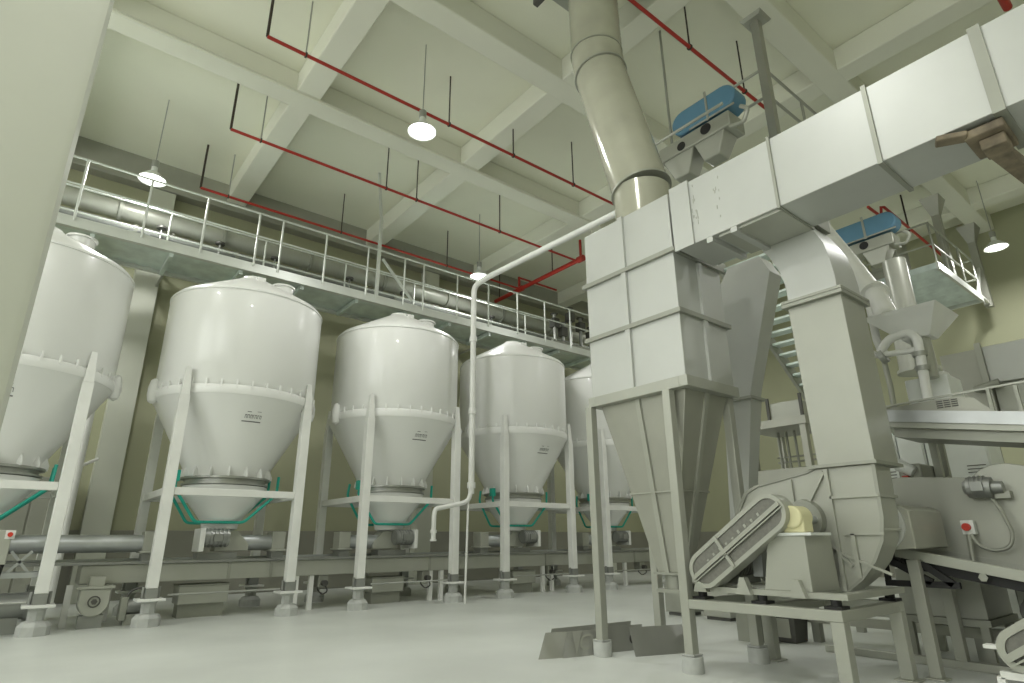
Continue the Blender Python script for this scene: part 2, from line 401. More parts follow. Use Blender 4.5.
# geared motor beside it
t = thing('geared_motor', 'small grey geared motor on the floor beside the drive housing', 'motor', (1.5, 9.75, 0))
MB().cone((1.36,9.75,0.22),(1.62,9.75,0.22),0.09,0.09,20).cone((1.62,9.75,0.22),(1.68,9.75,0.22),0.10,0.06,20).build('motor_body', M_GREY, t)
MB().box(1.28,1.36,9.66,9.84,0.06,0.34).box(1.34,1.66,9.68,9.82,0.0,0.13).build('gearbox', M_SEAM, t, bevel=0.01)
MB().tube([(1.33,9.7,0.33),(1.38,9.7,0.42),(1.5,9.72,0.45),(1.62,9.74,0.44)],0.015,8,bend=0.04).build('conduit', M_DARK, t)
# beige cases under the conveyor
for (x0, x1, z1, lb) in ((2.00,2.66,0.42,'low beige steel case on the floor under the second silo'),(4.95,5.55,0.40,'low beige steel case on the floor under the third silo'),(8.0,8.6,0.40,'low beige steel case on the floor under the fourth silo')):
    t = thing('equipment_case', lb, 'case', ((x0+x1)/2, 10.15, 0))
    MB().box(x0,x1,9.98,10.36,0.18,z1).build('case_body', M_BEIGE, t, bevel=0.01)
    MB().box(x0-0.01,x1+0.01,9.97,10.37,z1,z1+0.02).build('lid', M_SEAM, t)
    MB().box(x0+0.03,x1-0.03,10.06,10.32,0.0,0.18).build('plinth', M_SEAM, t)
for (x, lb) in ((4.05,'small dark valve unit hanging below the trough left of the third silo'),(5.95,'small dark valve unit hanging below the trough right of the third silo'),(8.95,'small dark valve unit below the trough right of the fourth silo'),(11.9,'small dark valve unit below the trough at its far end')):
    t = thing('dump_valve', lb, 'valve', (x, 10.0, 0.2), 'dump valves below the trough conveyor')
    MB().box(x-0.08,x+0.08,9.9,10.1,0.32,0.498).build('valve_body', M_SEAM, t, bevel=0.01)
    MB().cone((x,9.9,0.38),(x,9.80,0.38),0.045,0.045,14).build('actuator', M_DARK, t)
    MB().tube([(x+0.02,9.84,0.34),(x+0.06,9.84,0.26),(x+0.02,9.95,0.2),(x-0.05,10.0,0.28),(x-0.05,10.0,0.33)],0.012,8,bend=0.04).build('hose', M_DARK, t)

# machine frame and push-button box at the far left
t = thing('drive_stand', 'grey steel stand with cross braces beside the left silo leg', 'stand', (0.1, 9.75, 0))
for (x, y) in ((-0.25,9.6),(0.42,9.6),(-0.25,9.95),(0.42,9.95)):
    MB().box(x-0.03,x+0.03,y-0.03,y+0.03,0,0.62).build('leg', M_STEEL, t)
MB().box(-0.3,0.47,9.56,9.64,0.62,0.68).box(-0.3,0.47,9.91,9.99,0.62,0.68).box(-0.3,-0.23,9.64,9.91,0.62,0.68).box(0.40,0.47,9.64,9.91,0.62,0.68).build('top_frame', M_STEEL, t)
MB().bar((0.05,9.6,0.68),(0.25,9.6,0.92),0.02,0.03).bar((0.25,9.6,0.68),(0.05,9.6,0.92),0.02,0.03).build('brace', M_STEEL, t)
MB().cone((-0.15,9.77,0.30),(0.3,9.77,0.30),0.15,0.15,24).cone((0.3,9.77,0.30),(0.36,9.77,0.30),0.17,0.17,24).box(-0.12,0.26,9.67,9.87,0.0,0.18).build('motor', M_GREY, t)
t = thing('push_button_box', 'beige switch box with a red button and dark cables left of the first silo leg', 'switch box', (-0.06, 9.35, 0))
MB().box(-0.16,0.02,9.3,9.42,0.78,1.16).build('box_body', M_BEIGE, t, bevel=0.01)
MB().box(-0.045,0.045,9.285,9.30,1.06,1.155).build('button_plate', M_PANEL, t)
MB().cone((0.0,9.285,1.108),(0.0,9.255,1.108),0.026,0.026,14).build('red_button', M_REDB, t, label='red push button')
MB().tube([(-0.02,9.33,0.78),(-0.04,9.33,0.6),(-0.1,9.35,0.3),(-0.12,9.36,0.0)],0.014,8).tube([(0.0,9.35,0.78),(-0.02,9.35,0.6),(-0.08,9.38,0.3),(-0.08,9.4,0.0)],0.014,8).build('cable', M_BLACK, t)
MB().box(-0.15,-0.11,9.34,9.38,0.0,0.78).build('post', M_STEEL, t)
# vertical pipes on the wall behind the first two silos
solo(MB().tube([(0.72,13.2,0),(0.72,13.2,5.5)],0.06,12).tube([(0.72,13.2,2.3),(1.0,13.6,2.5)],0.03,8),'wall_pipe',M_WHITE,'thin white vertical pipe with a side branch by the wall behind the first silo','pipe')
t = thing('wall_cabinet', 'low grey steel cabinet row against the wall between first and second silo', 'cabinet', (0.3, 13.4, 0))
MB().box(-0.6,0.55,13.2,13.9,0.0,2.1).build('cabinet_body', M_SEAM, t, bevel=0.01)
for q in range(3): MB().box(-0.56+q*0.37,-0.22+q*0.37,13.18,13.2,0.08,2.02).build('door', M_HOP, t, bevel=0.004)

# ------------------------------------------------------------ overhead walkway
t = thing('overhead_walkway', 'long galvanised overhead walkway with railings above the silos', 'walkway', (4.5, 11.2, 5.55))
X0, X1 = -2.6, 13.4
d = MB()
n = int((X1-X0)/0.12); pr = []
for i in range(n+1):
    x = X0+i*(X1-X0)/n; pr.append((x, 5.61 if i % 2 else 5.635))
d.prism(pr+[(X1,5.67),(X0,5.67)], 'y', 10.53, 11.45)
d.build('deck', M_DECK, t)
MB().box(X0,X1,10.45,10.53,5.585,5.69).box(X0,X1,10.43,10.45,5.58,5.60).box(X0,X1,11.45,11.53,5.56,5.69).build('stringer', M_GALV, t)
for i in range(15):
    x = X0+0.5+i*1.1
    MB().box(x-0.03,x+0.03,10.53,11.45,5.52,5.607).build('deck_joist', M_DECK, t)
MB().box(X0,X1,10.50,10.515,5.69,5.78).box(X0,X1,11.48,11.495,5.69,5.78).build('toe_board', M_GALV, t)
posts = [-1.93,-1.05,-0.17,0.73,1.60,2.48,2.91,3.76,4.65,5.5,5.97,6.85,7.73,8.61,9.50,10.38,11.26,12.1,13.0]
for (a, c) in ((X0,2.69),(2.69,5.74),(5.74,X1)):
    for z, r in ((6.78,0.02),(6.32,0.016)):
        MB().cone((a,10.48,z),(c,10.48,z),r,r,8).build('handrail', M_GALV, t)
for x in posts:
    MB().cone((x,10.48,5.6),(x,10.48,6.79),0.019,0.019,8).build('rail_post', M_GALV, t)
for z in (6.78,6.32): MB().cone((X0,11.49,z),(X1,11.49,z),0.018,0.018,8).build('handrail', M_GALV, t)
for i in range(10):
    x = X0+0.4+i*1.7; MB().cone((x,11.49,5.66),(x,11.49,6.79),0.018,0.018,8).build('rail_post', M_GALV, t)
for x in (-1.2,12.4):
    h = MB().box(x-0.035,x+0.035,11.53,11.60,5.5,ZC-0.05).box(x-0.10,x+0.10,11.5,11.63,ZC-0.08,ZC).build('hanger_post', M_GALV, t)
MB().bar((4.98,10.5,6.62),(5.72,10.5,5.85),0.045,0.045).build('diagonal_brace', M_GALV, t)
MB().box(4.86,4.92,10.46,10.52,5.6,7.5).bar((4.89,10.49,7.48),(4.95,10.9,8.9),0.05,0.05).build('hanger_post', M_GALV, t)
# piping behind the walkway rail
for (y, z, r, m, nm, lb) in ((12.6,7.12,0.20,M_BEIGE,'process_pipe','thick beige process pipe running behind the walkway, the upper and widest one'),
                             (12.5,6.74,0.08,M_GREY,'process_pipe','thin grey process pipe running behind the walkway just below the thick one'),
                             (12.4,6.32,0.13,M_STEEL,'process_pipe','bright steel process pipe lowest behind the walkway')):
    t = thing(nm, lb, 'pipe', (5.5, y, z))
    MB().cone((-2.5,y,z),(14.0,y,z),r,r,20).build('pipe_run', m, t)
    fl = MB()
    for i in range(9):
        x = -1.6+i*1.85+(y*7 % 1); fl.cone((x-0.03,y,z),(x+0.03,y,z),r*1.3,r*1.3,20)
    fl.build_each('flange', M_SEAM, t)
    for i in range(6):
        x = -1.2+i*2.6; MB().box(x-0.02,x+0.02,y-0.02,13.98,z-r-0.05,z-r).build('wall_bracket', M_SEAM, t)
for i, (x, lb) in enumerate(((1.15,'first'),(2.2,'second'),(3.3,'third'),(5.0,'fourth'),(6.4,'fifth'),(9.1,'sixth'))):
    t = thing('butterfly_valve', 'dark valve with handwheel on the process pipes behind the walkway, %s from the left' % lb, 'valve', (x, 12.45, 6.2), 'valves on the process pipes behind the walkway')
    MB().cone((x-0.05,12.4,6.32),(x+0.05,12.4,6.32),0.17,0.17,18).cone((x,12.2,6.32),(x,12.2,6.80),0.02,0.02,8).build_each('valve_body', M_GREY, t)
    MB().cone((x,12.2,6.76),(x,12.2,6.80),0.09,0.09,16).build('handwheel', M_DARK, t)
# equipment at the far end of the walkway
t = thing('valve_manifold', 'dark cluster of valves and thin pipes at the far end of the walkway', 'manifold', (11.3, 11.3, 5.66))
for q, (x, z1) in enumerate(((10.5,6.9),(10.8,6.7),(11.1,7.2),(11.5,7.0),(11.9,6.8))):
    MB().cone((x,11.2,5.66),(x,11.2,z1),0.05,0.05,12).build('riser', (M_BOLT,M_GREY)[q%2], t)
    MB().box(x-0.1,x+0.1,11.1,11.3,z1-0.4,z1-0.15).cone((x,11.2,z1-0.02),(x,11.2,z1),0.11,0.11,12).build_each('valve_body', M_DARK, t)
MB().cone((10.4,11.2,6.1),(12.0,11.2,6.1),0.06,0.06,12).build('header', M_SEAM, t)

# ------------------------------------------------------------ pipes near the ceiling
solo(MB().cone((-3.0,9.10,ZB-0.03),(9.9,9.10,ZB-0.03),0.03,0.03,10).box(-3,9.9,9.06,9.135,ZB-0.008,ZB).tube([(9.9,9.10,ZB-0.03),(9.9,9.10,ZB-0.5)],0.02,8),
     'ceiling_conduit', M_BEAM, 'thin white conduit strapped along the ceiling beam above the silos', 'conduit')
def sprinkler(label, x0, x1, y, rods, riser=True, z=8.0):
    t = thing('sprinkler_pipe', label, 'pipe', ((x0+x1)/2, y, z), 'red sprinkler pipes under the ceiling')
    MB().cone((x0,y,z),(x1,y,z),0.028,0.028,12).build('pipe_run', M_RED, t)
    if riser:
        MB().tube([(x0,y,z),(x0,y,z+0.14),(x0,y,ZC)],0.022,10).build('riser', M_ROD, t, label='dark riser pipe')
    for q, x in enumerate(rods):
        MB().cone((x,y,z+0.02),(x,y,ZC),0.013,0.013,8).build('hanger_rod', M_BOLT if q == 0 and riser else M_ROD, t)
        MB().ring([(y+0.045*math.cos(a*math.pi/6),z+0.045*math.sin(a*math.pi/6)) for a in range(12)],[(y+0.03*math.cos(a*math.pi/6),z+0.03*math.sin(a*math.pi/6)) for a in range(12)],'x',x-0.012,x+0.012).build('hanger_ring', M_ROD, t)
    return t
sprinkler('red sprinkler pipe nearest the back wall, just above the walkway railing', 1.70, 10.3, 12.4, (2.24,4.77,7.75))
sprinkler('red sprinkler pipe in the middle of the three over the silos', 1.68, 10.3, 10.05, (2.2,4.74,5.46,7.73))
sprinkler('red sprinkler pipe highest in view, ending behind the large round duct', 1.53, 10.3, 7.54, (2.1,4.67,6.13,7.73))
sprinkler('red sprinkler pipe passing from the round duct over the first blue motor cover', 4.6, 8.7, 3.84, (6.55,8.05), False)
t = thing('sprinkler_pipe', 'red sprinkler pipe with a zigzag offset over the second blue motor cover', 'pipe', (16, 4.0, 8), 'red sprinkler pipes under the ceiling')
MB().tube([(13.53,4.12,8.0),(14.19,4.10,7.98),(14.05,4.02,8.16),(14.1,3.98,8.14),(17.88,3.95,8.0)],0.032,10).build('pipe_run', M_RED, t)
MB().cone((15.6,4.0,8.0),(15.6,4.0,ZC),0.02,0.02,8).build('hanger_rod', M_ROD, t)
t = thing('sprinkler_pipe', 'short red sprinkler pipe stub in the top right corner', 'pipe', (9.3, 0.66, 8), 'red sprinkler pipes under the ceiling')
MB().cone((8.6,0.66,8.0),(9.45,0.66,8.0),0.055,0.055,12).build('pipe_run', M_RED, t)
MB().cone((8.7,0.66,8.0),(8.7,0.66,ZC),0.02,0.02,8).build('hanger_rod', M_ROD, t)
t = thing('sprinkler_main', 'thick red sprinkler main joining the sprinkler pipes above the walkway end', 'pipe', (10.3, 11.7, 8))
MB().cone((10.3,13.6,8.0),(10.3,9.85,8.0),0.06,0.06,14).build('pipe_run', M_RED, t)
MB().cone((10.3,9.9,8.0),(10.3,9.9,8.55),0.035,0.035,10).cone((10.3,12.45,8.0),(10.3,12.45,8.4),0.04,0.04,10).tube([(10.3,12.45,8.38),(11.8,12.45,8.38)],0.03,8).build_each('riser', M_RED, t)
for y in (9.9,12.4):
    MB().cone((10.3,y+0.1,8.0),(10.3,y-0.1,8.0),0.085,0.085,14).build('coupling', M_RED, t)
MB().cone((10.3,11.0,8.0),(10.3,11.0,ZC),0.015,0.015,8).build('hanger_rod', M_ROD, t)
MB().cone((10.3,13.4,8.0),(10.3,13.4,ZC),0.015,0.015,8).build('hanger_rod', M_ROD, t)
# smoke detectors / little ceiling fittings
for (x, y, lb) in ((4.5,6.6,'small ceiling detector beside the middle pendant lamp'),(3.4,9.7,'small ceiling detector between the silos lamps')):
    solo(MB().lathe(x,y,[(0.02,ZC-0.07),(0.05,ZC-0.06),(0.06,ZC-0.02),(0.06,ZC)],16),'smoke_detector',M_PANEL,lb,'detector')

# white drain pipe
t = thing('drain_pipe', 'white drain pipe dropping from the ceiling between third and fourth silo', 'pipe', (6.62, 9.05, 0))
DY = 9.05; DX = 6.31
MB().tube([(DX,DY,1.80),(DX,DY,5.85),(DX+0.05,DY-0.35,5.92),(DX+0.35,4.6,5.98)],0.055,16,bend=0.15).build('pipe_run', M_WHITE, t)
MB().tube([(DX,DY,1.85),(DX-0.05,DY,1.70),(DX-0.15,DY,1.64),(DX-0.74,DY,1.52),(DX-0.76,DY,1.42),(DX-0.76,DY,1.0)],0.04,14,bend=0.08).build('branch', M_WHITE, t)
MB().cone((DX-0.06,DY,1.66),(DX-0.1,DY,0.0),0.02,0.02,10).build('down_pipe', M_WHITE, t)
c = MB()
for z in (4.72,3.3,1.95): c.cone((DX,DY,z-0.05),(DX,DY,z+0.05),0.075,0.075,16)
c.cone((DX-0.76,DY,1.13),(DX-0.76,DY,1.18),0.055,0.055,14); c.cone((DX-0.76,DY,1.0),(DX-0.76,DY,1.03),0.055,0.055,14)
c.build_each('coupling', M_WHITE, t)

# ------------------------------------------------------------ dust collector
FX0, FX1, FY0, FY1 = 4.43, 5.20, 3.04, 4.19
t = thing('dust_collector', 'tall square dust collector of pale sheet steel with a pyramid hopper', 'dust collector', ((FX0+FX1)/2, (FY0+FY1)/2, 0))
MB().box(FX0,FX1,FY0,FY1,2.36,4.25).build('upper_casing', M_DUCT, t, bevel=0.008)
fl = MB()
for z in (3.63, 3.01):
    e = 0.035; fl.box(FX0-e,FX1+e,FY0-e,FY1+e,z-0.022,z+0.022)
fl.build_each('flange', M_SEAM, t)
ribs = MB()
ym = (FY0+FY1)/2+0.03; xm = (FX0+FX1)/2
ribs.box(FX0-0.028,FX0,ym-0.03,ym+0.03,2.38,4.25); ribs.box(xm-0.03,xm+0.03,FY0-0.028,FY0,2.38,3.60)
ribs.box(xm-0.03,xm+0.03,FY1,FY1+0.028,2.38,4.2)
ribs.build('stiffener', M_DUCT, t)
e = 0.03
MB().box(FX0-e,FX1+e,FY0-e,FY0+0.06,2.29,2.39).box(FX0-e,FX1+e,FY1-0.06,FY1+e,2.29,2.39).box(FX0-e,FX0+0.06,FY0+0.06,FY1-0.06,2.29,2.39).box(FX1-0.06,FX1+e,FY0+0.06,FY1-0.06,2.29,2.39).build('ring_frame', M_BEIGE, t, bevel=0.004)
HX, HY, HZ, hs = 4.78, 3.60, 0.72, 0.11
MB().hexa([(HX-hs,HY-hs,HZ),(HX+hs,HY-hs,HZ),(HX+hs,HY+hs,HZ),(HX-hs,HY+hs,HZ)],
          [(FX0+0.06,FY0+0.06,2.30),(FX1-0.06,FY0+0.06,2.30),(FX1-0.06,FY1-0.06,2.30),(FX0+0.06,FY1-0.06,2.30)]).build('hopper', M_HOP, t, bevel=0.004)
rb = MB()
def lerp(a, b, k): return tuple(a[i]+(b[i]-a[i])*k for i in range(3))
rb.bar((HX-hs-0.01,HY,HZ),(FX0+0.05,ym,2.30),0.05,0.025,(1,0,0.3)); rb.bar((HX,HY-hs-0.01,HZ),(xm,FY0+0.05,2.30),0.05,0.025,(0,1,0.3))
kz = 0.44; w0 = [(HX-hs,HY-hs,HZ),(HX+hs,HY-hs,HZ),(HX+hs,HY+hs,HZ),(HX-hs,HY+hs,HZ)]; w1 = [(FX0+0.06,FY0+0.06,2.30),(FX1-0.06,FY0+0.06,2.30),(FX1-0.06,FY1-0.06,2.30),(FX0+0.06,FY1-0.06,2.30)]
ps = [lerp(w0[i], w1[i], kz) for i in range(4)]
for i in range(4): rb.bar(ps[i], ps[(i+1)%4], 0.035, 0.012)
rb.build('hopper_rib', M_BEIGE, t)
MB().cone((HX,HY,HZ),(HX,HY,HZ-0.14),0.10,0.10,20).box(HX-0.14,HX+0.14,HY-0.14,HY+0.14,HZ-0.02,HZ).box(HX-0.13,HX+0.13,HY-0.13,HY+0.13,HZ-0.17,HZ-0.14).build('outlet', M_SEAM, t)
for (x, y) in ((FX0-0.01,FY1+0.02),(FX0-0.01,FY0+0.20),(FX1-0.02,FY0+0.08),(FX1-0.02,FY1-0.05)):
    l = MB().box(x-0.04,x+0.04,y-0.04,y+0.04,0.13,2.29).build('leg', M_BEIGE, t, bevel=0.004)
    MB().lathe(x,y,[(0.085,0),(0.085,0.11),(0.08,0.12),(0.01,0.125)],20).box(x-0.06,x+0.06,y-0.06,y+0.06,0.125,0.135).build('footing', M_CONC, l)
#
# round exhaust pipe going up from the collector
t = thing('exhaust_pipe', 'large round glossy exhaust pipe leaning up from the dust collector to the ceiling', 'pipe', (4.86, 3.6, 4.25))
PM = mat('duct_round', (0.50,0.50,0.41), 0.16, metal=0.25, var=0.08, scale=2)
A = [(4.86,3.66,4.10),(4.86,3.67,4.75),(4.86,4.16,6.75),(4.86,4.20,7.05),(4.86,4.22,ZC)]
MB().cone(A[0],A[1],0.315,0.315,40).build('lower_collar', PM, t)
MB().tube(A[1:3],0.325,40).build('sloping_pipe', PM, t)
MB().tube([A[2],A[3],A[4]],0.335,40).build('upper_pipe', PM, t)
c = MB()
for p, q in ((lerp(A[1],A[2],0.985),lerp(A[1],A[2],1.0)),(lerp(A[1],A[2],0.0),lerp(A[1],A[2],0.012)),((4.86,4.205,7.1),(4.86,4.205,7.125))): c.cone(p,q,0.345,0.345,40)
c.build_each('seam_band', M_SEAM, t)
MB().box(4.40,5.32,3.78,4.72,8.33,8.37).build('ceiling_plate', M_SEAM, t)
MB().box(4.42,4.50,4.60,4.95,8.33,ZC).box(5.22,5.30,3.8,4.7,8.33,ZC).build('bracket', M_DARK, t)

# ------------------------------------------------------------ horizontal duct
DX0, DX1, DZ0, DZ1 = 4.41, 4.97, 3.585, 4.24
t = thing('horizontal_duct', 'wide rectangular sheet-steel duct running overhead from the dust collector to the right', 'duct', (4.69, 1.2, DZ0))
MB().box(DX0,DX1,-2.2,2.96,DZ0,DZ1).build('duct_body', M_DUCT, t, bevel=0.006)
for y in (1.97, 1.20, 0.50, -0.3, -1.1):
    w = 0.012 if y > 1.5 else (0.016 if y > 0.8 else 0.035)
    e = 0.018
    MB().box(DX0-e,DX0,y-w,y+w,DZ0-e,DZ1+e).box(DX1,DX1+e,y-w,y+w,DZ0-e,DZ1+e).box(DX0,DX1,y-w,y+w,DZ0-e,DZ0).box(DX0,DX1,y-w,y+w,DZ1,DZ1+e).build('joint_flange', M_SEAM, t)
MB().box(DX0-0.022,DX0,2.78,2.99,DZ0-0.01,DZ1+0.01).box(DX0,DX1,2.60,2.66,DZ0-0.05,DZ0).box(DX0,DX1,2.36,2.42,DZ0-0.05,DZ0).build('collar', M_DUCT, t)
s = MB()
for q in range(22):
    y = random.choice((2.50,2.74))+random.uniform(-0.03,0.03); z = random.uniform(3.7,4.2); s.box(DX0-0.003,DX0,y,y+random.uniform(0.004,0.012),z,z+random.uniform(0.02,0.05))
s.build('sealant_streak', M_BEIGE, t)
# bracket strut at the right end
t = thing('duct_bracket', 'weathered brown steel bracket strut under the right end of the duct', 'bracket', (4.7, 0.5, 3.2))
MR = mat('weathered_steel', (0.24,0.20,0.14), 0.7, metal=0.2, var=0.35, scale=9, bump=0.4)
MB().box(4.45,4.80,0.50,0.72,3.50,3.562).box(4.52,4.70,0.52,0.66,3.42,3.50).bar((4.46,0.70,3.53),(4.40,0.86,3.55),0.10,0.04).build('pad', MR, t, bevel=0.01)
MB().bar((4.65,0.60,3.46),(5.9,0.42,3.34),0.10,0.08).build('strut', MR, t)

# ------------------------------------------------------------ fan duct: elbow and vertical run
t = thing('vertical_duct', 'tall rectangular vertical duct with a curved elbow rising from the fan to the overhead duct', 'duct', (5.2, 2.08, 1.53))
EX0, EX1 = 4.97, 5.44
Lc = [(2.52,3.66),(2.46,3.58),(2.38,3.44),(2.32,3.30),(2.285,3.14),(2.28,2.95)]
Rc = [(2.02,3.66),(1.97,3.56),(1.91,3.42),(1.88,3.26),(1.865,3.10),(1.865,2.95)]
MB().prism(Lc+Rc[::-1], 'x', EX0, EX1).build('elbow', M_DUCT, t)
MB().prism([(2.30,2.95),(1.85,2.95),(1.84,1.55),(2.27,1.55)], 'x', EX0+0.01, EX1-0.01).build('duct_body', M_BEIGE, t, bevel=0.004)
MB().box(EX0-0.04,EX1+0.05,1.82,2.33,2.92,2.95).box(EX0-0.04,EX1+0.05,1.82,2.33,2.955,2.98).build('flange', M_SEAM, t)
MB().box(4.44,4.965,1.97,2.55,3.56,3.584).build('inlet_pan', M_BEIGE, t)
# stub connecting the elbow up to the duct's rear side
MB().box(4.975,5.40,1.99,2.48,3.68,3.95).build('connection_box', M_SEAM, t)

# ------------------------------------------------------------ centrifugal fan
t = thing('centrifugal_fan', 'beige centrifugal fan with a snail-shaped housing on a steel table', 'fan', (5.0, 2.5, 0.55))
vol = [(1.86,1.53),(1.87,1.14),(1.90,0.98),(1.975,0.84),(2.08,0.72),(2.21,0.62),(2.4,0.56),(2.62,0.57),(2.82,0.67),(2.95,0.84),(3.0,1.05),(2.98,1.24),(2.90,1.37),(2.80,1.42),(2.35,1.50),(2.27,1.53)]
MB().prism(vol, 'x', 4.96, 5.30).build('housing', M_BEIGE, t, bevel=0.004)
e = 0.035
cv = (2.4,1.05)
out = [(p[0]+(p[0]-cv[0])*0.05, p[1]+(p[1]-cv[1])*0.04) for p in vol]
MB().ring(out, vol, 'x', 4.945, 4.958).build('rim_front', M_SEAM, t)
MB().box(4.92,5.44,1.81,2.33,1.53,1.555).build('outlet_flange', M_SEAM, t)
r_ = MB()
r_.bar((4.95,2.45,1.16),(4.95,2.22,1.50),0.03,0.03,(1,0,0)); r_.bar((4.95,2.20,0.62),(4.95,2.20,1.52),0.03,0.03,(1,0,0))
r_.bar((4.95,2.20,1.30),(4.95,1.85,1.30),0.02,0.03,(1,0,0)); r_.bar((4.95,2.15,1.03),(4.95,1.86,1.03),0.02,0.03,(1,0,0)); r_.bar((4.95,2.26,0.92),(4.95,1.86,0.75),0.018,0.02,(1,0,0))
r_.bar((4.95,2.50,1.17),(4.95,2.5,1.46),0.03,0.03,(1,0,0)); r_.bar((4.95,2.08,0.72),(4.95,2.08,1.03),0.03,0.03,(1,0,0)); r_.bar((4.95,2.44,1.12),(4.95,2.12,0.80),0.02,0.02,(1,0,0))
r_.bar((5.31,1.86,1.30),(4.96,1.86,1.30),0.02,0.02); r_.bar((5.31,1.875,1.06),(4.96,1.875,1.06),0.02,0.02)
r_.build('stiffener', M_BEIGE, t)
MB().cone((4.955,2.42,1.14),(4.90,2.42,1.14),0.16,0.15,36).build('hub_plate', M_SEAM, t)
MB().cone((4.90,2.33,1.14),(4.42,2.33,1.14),0.03,0.03,16).build('shaft', M_STEEL, t)
brg = MB().box(4.46,4.60,2.20,2.36,1.04,1.15).cone((4.44,2.28,1.15),(4.62,2.28,1.15),0.08,0.08,24)
brg.build('bearing_block', M_YEL, t, bevel=0.01, label='pale yellow bearing block')
MB().box(4.44,4.75,2.15,2.47,1.02,1.04).build('bearing_plate', M_PANEL, t)
MB().rect((4.67,2.39,0.64),0.42,0.36,(4.66,2.35,1.02),0.40,0.28).build('bearing_pedestal', M_BEIGE, t, bevel=0.005)
MB().prism([(1.80,0.92),(1.80,1.20),(1.86,1.24),(2.2,1.26),(2.2,0.90)],'x',5.32,6.02).build('inlet_box', M_HOP, t, bevel=0.01)
MB().cone((5.302,2.04,1.10),(5.36,2.04,1.10),0.20,0.20,30).build('inlet_flange', M_DUCT, t)
# base frame on isolators
MB().box(4.46,5.44,1.98,2.06,0.60,0.64).box(4.46,4.54,2.06,3.20,0.60,0.64).box(5.36,5.44,2.06,3.20,0.60,0.64).box(4.46,5.44,3.12,3.20,0.60,0.64).box(4.54,5.36,2.5,2.6,0.60,0.64).build('base_frame', M_BEIGE, t)
MB().box(4.58,4.95,2.62,3.0,0.64,0.66).build('motor_rail', M_BEIGE, t)
mt = MB().cone((4.60,2.98,0.82),(5.0,2.98,0.82),0.13,0.13,24)
for i in range(8): mt.cone((4.66+i*0.04,2.98,0.82),(4.675+i*0.04,2.98,0.82),0.142,0.142,24)
mt.box(4.64,4.96,2.88,3.08,0.66,0.72).build('motor', M_GREY, t)
MB().prism([(4.62,0.72),(4.76,0.72),(4.76,0.78),(4.70,0.95),(4.67,0.98),(4.64,0.9)],'y',2.66,2.74).build('tension_bracket', M_STEEL, t)
for (x, y) in ((4.50,2.08),(4.50,2.62),(4.50,3.14),(5.40,2.08),(5.40,2.62)):
    MB().box(x-0.06,x+0.06,y-0.06,y+0.06,0.54,0.56).cone((x,y,0.545),(x,y,0.60),0.035,0.035,14).build('vibration_mount', M_BLACK, t)
for (x, y) in ((4.44,2.30),(4.44,2.72),(4.44,3.1)):
    MB().prism([(y-0.06,0.60),(y+0.06,0.60),(y+0.02,0.72),(y-0.02,0.72)],'x',x-0.03,x+0.03).build('side_bracket', M_BEIGE, t)

# belt guard: stadium outline seen face-on
def stadium(c0, c1, r, n=14):
    a = math.atan2(c1[1]-c0[1], c1[0]-c0[0]); pts = []
    for i in range(n+1):
        th = a-math.pi/2+math.pi*i/n; pts.append((c1[0]+r*math.cos(th), c1[1]+r*math.sin(th)))
    for i in range(n+1):
        th = a+math.pi/2+math.pi*i/n; pts.append((c0[0]+r*math.cos(th), c0[1]+r*math.sin(th)))
    return pts
def belt_guard(label, x0, c0, c1, r, depth, bars=(0.33,), group=None):
    t = thing('belt_guard', label, 'guard', (x0, c0[0], c0[1]-r), 'belt guards')
    MB().ring(stadium(c0,c1,r), stadium(c0,c1,r-0.032), 'x', x0, x0+depth).build('rim', M_BEIGE, t)
    MB().prism(stadium(c0,c1,r-0.033), 'x', x0+0.012, x0+0.018).build('mesh_panel', M_MESH, t)
    MB().prism(stadium(c0,c1,r-0.033), 'x', x0+depth-0.012, x0+depth).build('back_plate', M_SEAM, t)
    m = MB(); d = Vector((0,c1[0]-c0[0],c1[1]-c0[1])); dn = d.normalized(); nn = Vector((0,-dn.z,dn.y))
    a = Vector((x0-0.004,c0[0],c0[1]))-dn*(r-0.02); b = Vector((x0-0.004,c1[0],c1[1]))+dn*(r-0.02)
    m.bar(a,b,0.03,0.03,(1,0,0)); m.bar(a+nn*0.03,b+nn*0.03,0.008,0.02,(1,0,0))
    for k_ in bars:
        p = Vector((x0-0.004,c0[0],c0[1]))+d*k_; m.bar(p-nn*(r-0.01),p+nn*(r-0.01),0.026,0.02,(1,0,0))
    m.build('cross_bar', M_BEIGE, t)
    s = MB()
    for q in range(9):
        p = Vector((x0+0.008,c0[0],c0[1]))+d*(0.1+0.1*q)-nn*0.03; s.bar(p, p-nn*random.uniform(0.01,0.03), 0.02, 0.004, (1,0,0))
    s.build_each('dust_streak', M_BEIGE, t)
    return t
belt_guard('slanted stadium-shaped belt guard in front of the fan bearing', 4.38, (3.02,0.77), (2.42,1.18), 0.140, 0.15)

# fan table
t = thing('fan_table', 'low beige steel table carrying the centrifugal fan', 'table', (4.93, 2.65, 0))
TZ = 0.54
MB().box(4.38,4.47,2.0,3.2,TZ-0.07,TZ).box(5.34,5.43,2.0,3.2,TZ-0.07,TZ).box(4.47,5.34,2.0,2.08,TZ-0.07,TZ).box(4.47,5.34,2.56,2.64,TZ-0.07,TZ-0.002).box(4.47,5.34,3.2,3.26,TZ-0.07,TZ-0.002).build('table_frame', M_BEIGE, t, bevel=0.004)
for (x, y) in ((4.43,2.045),(5.385,2.045),(5.385,3.10)):
    MB().box(x-0.045,x+0.045,y-0.045,y+0.045,0.012,TZ-0.07).box(x-0.08,x+0.08,y-0.08,y+0.08,0,0.012).build('leg', M_BEIGE, t, bevel=0.004)

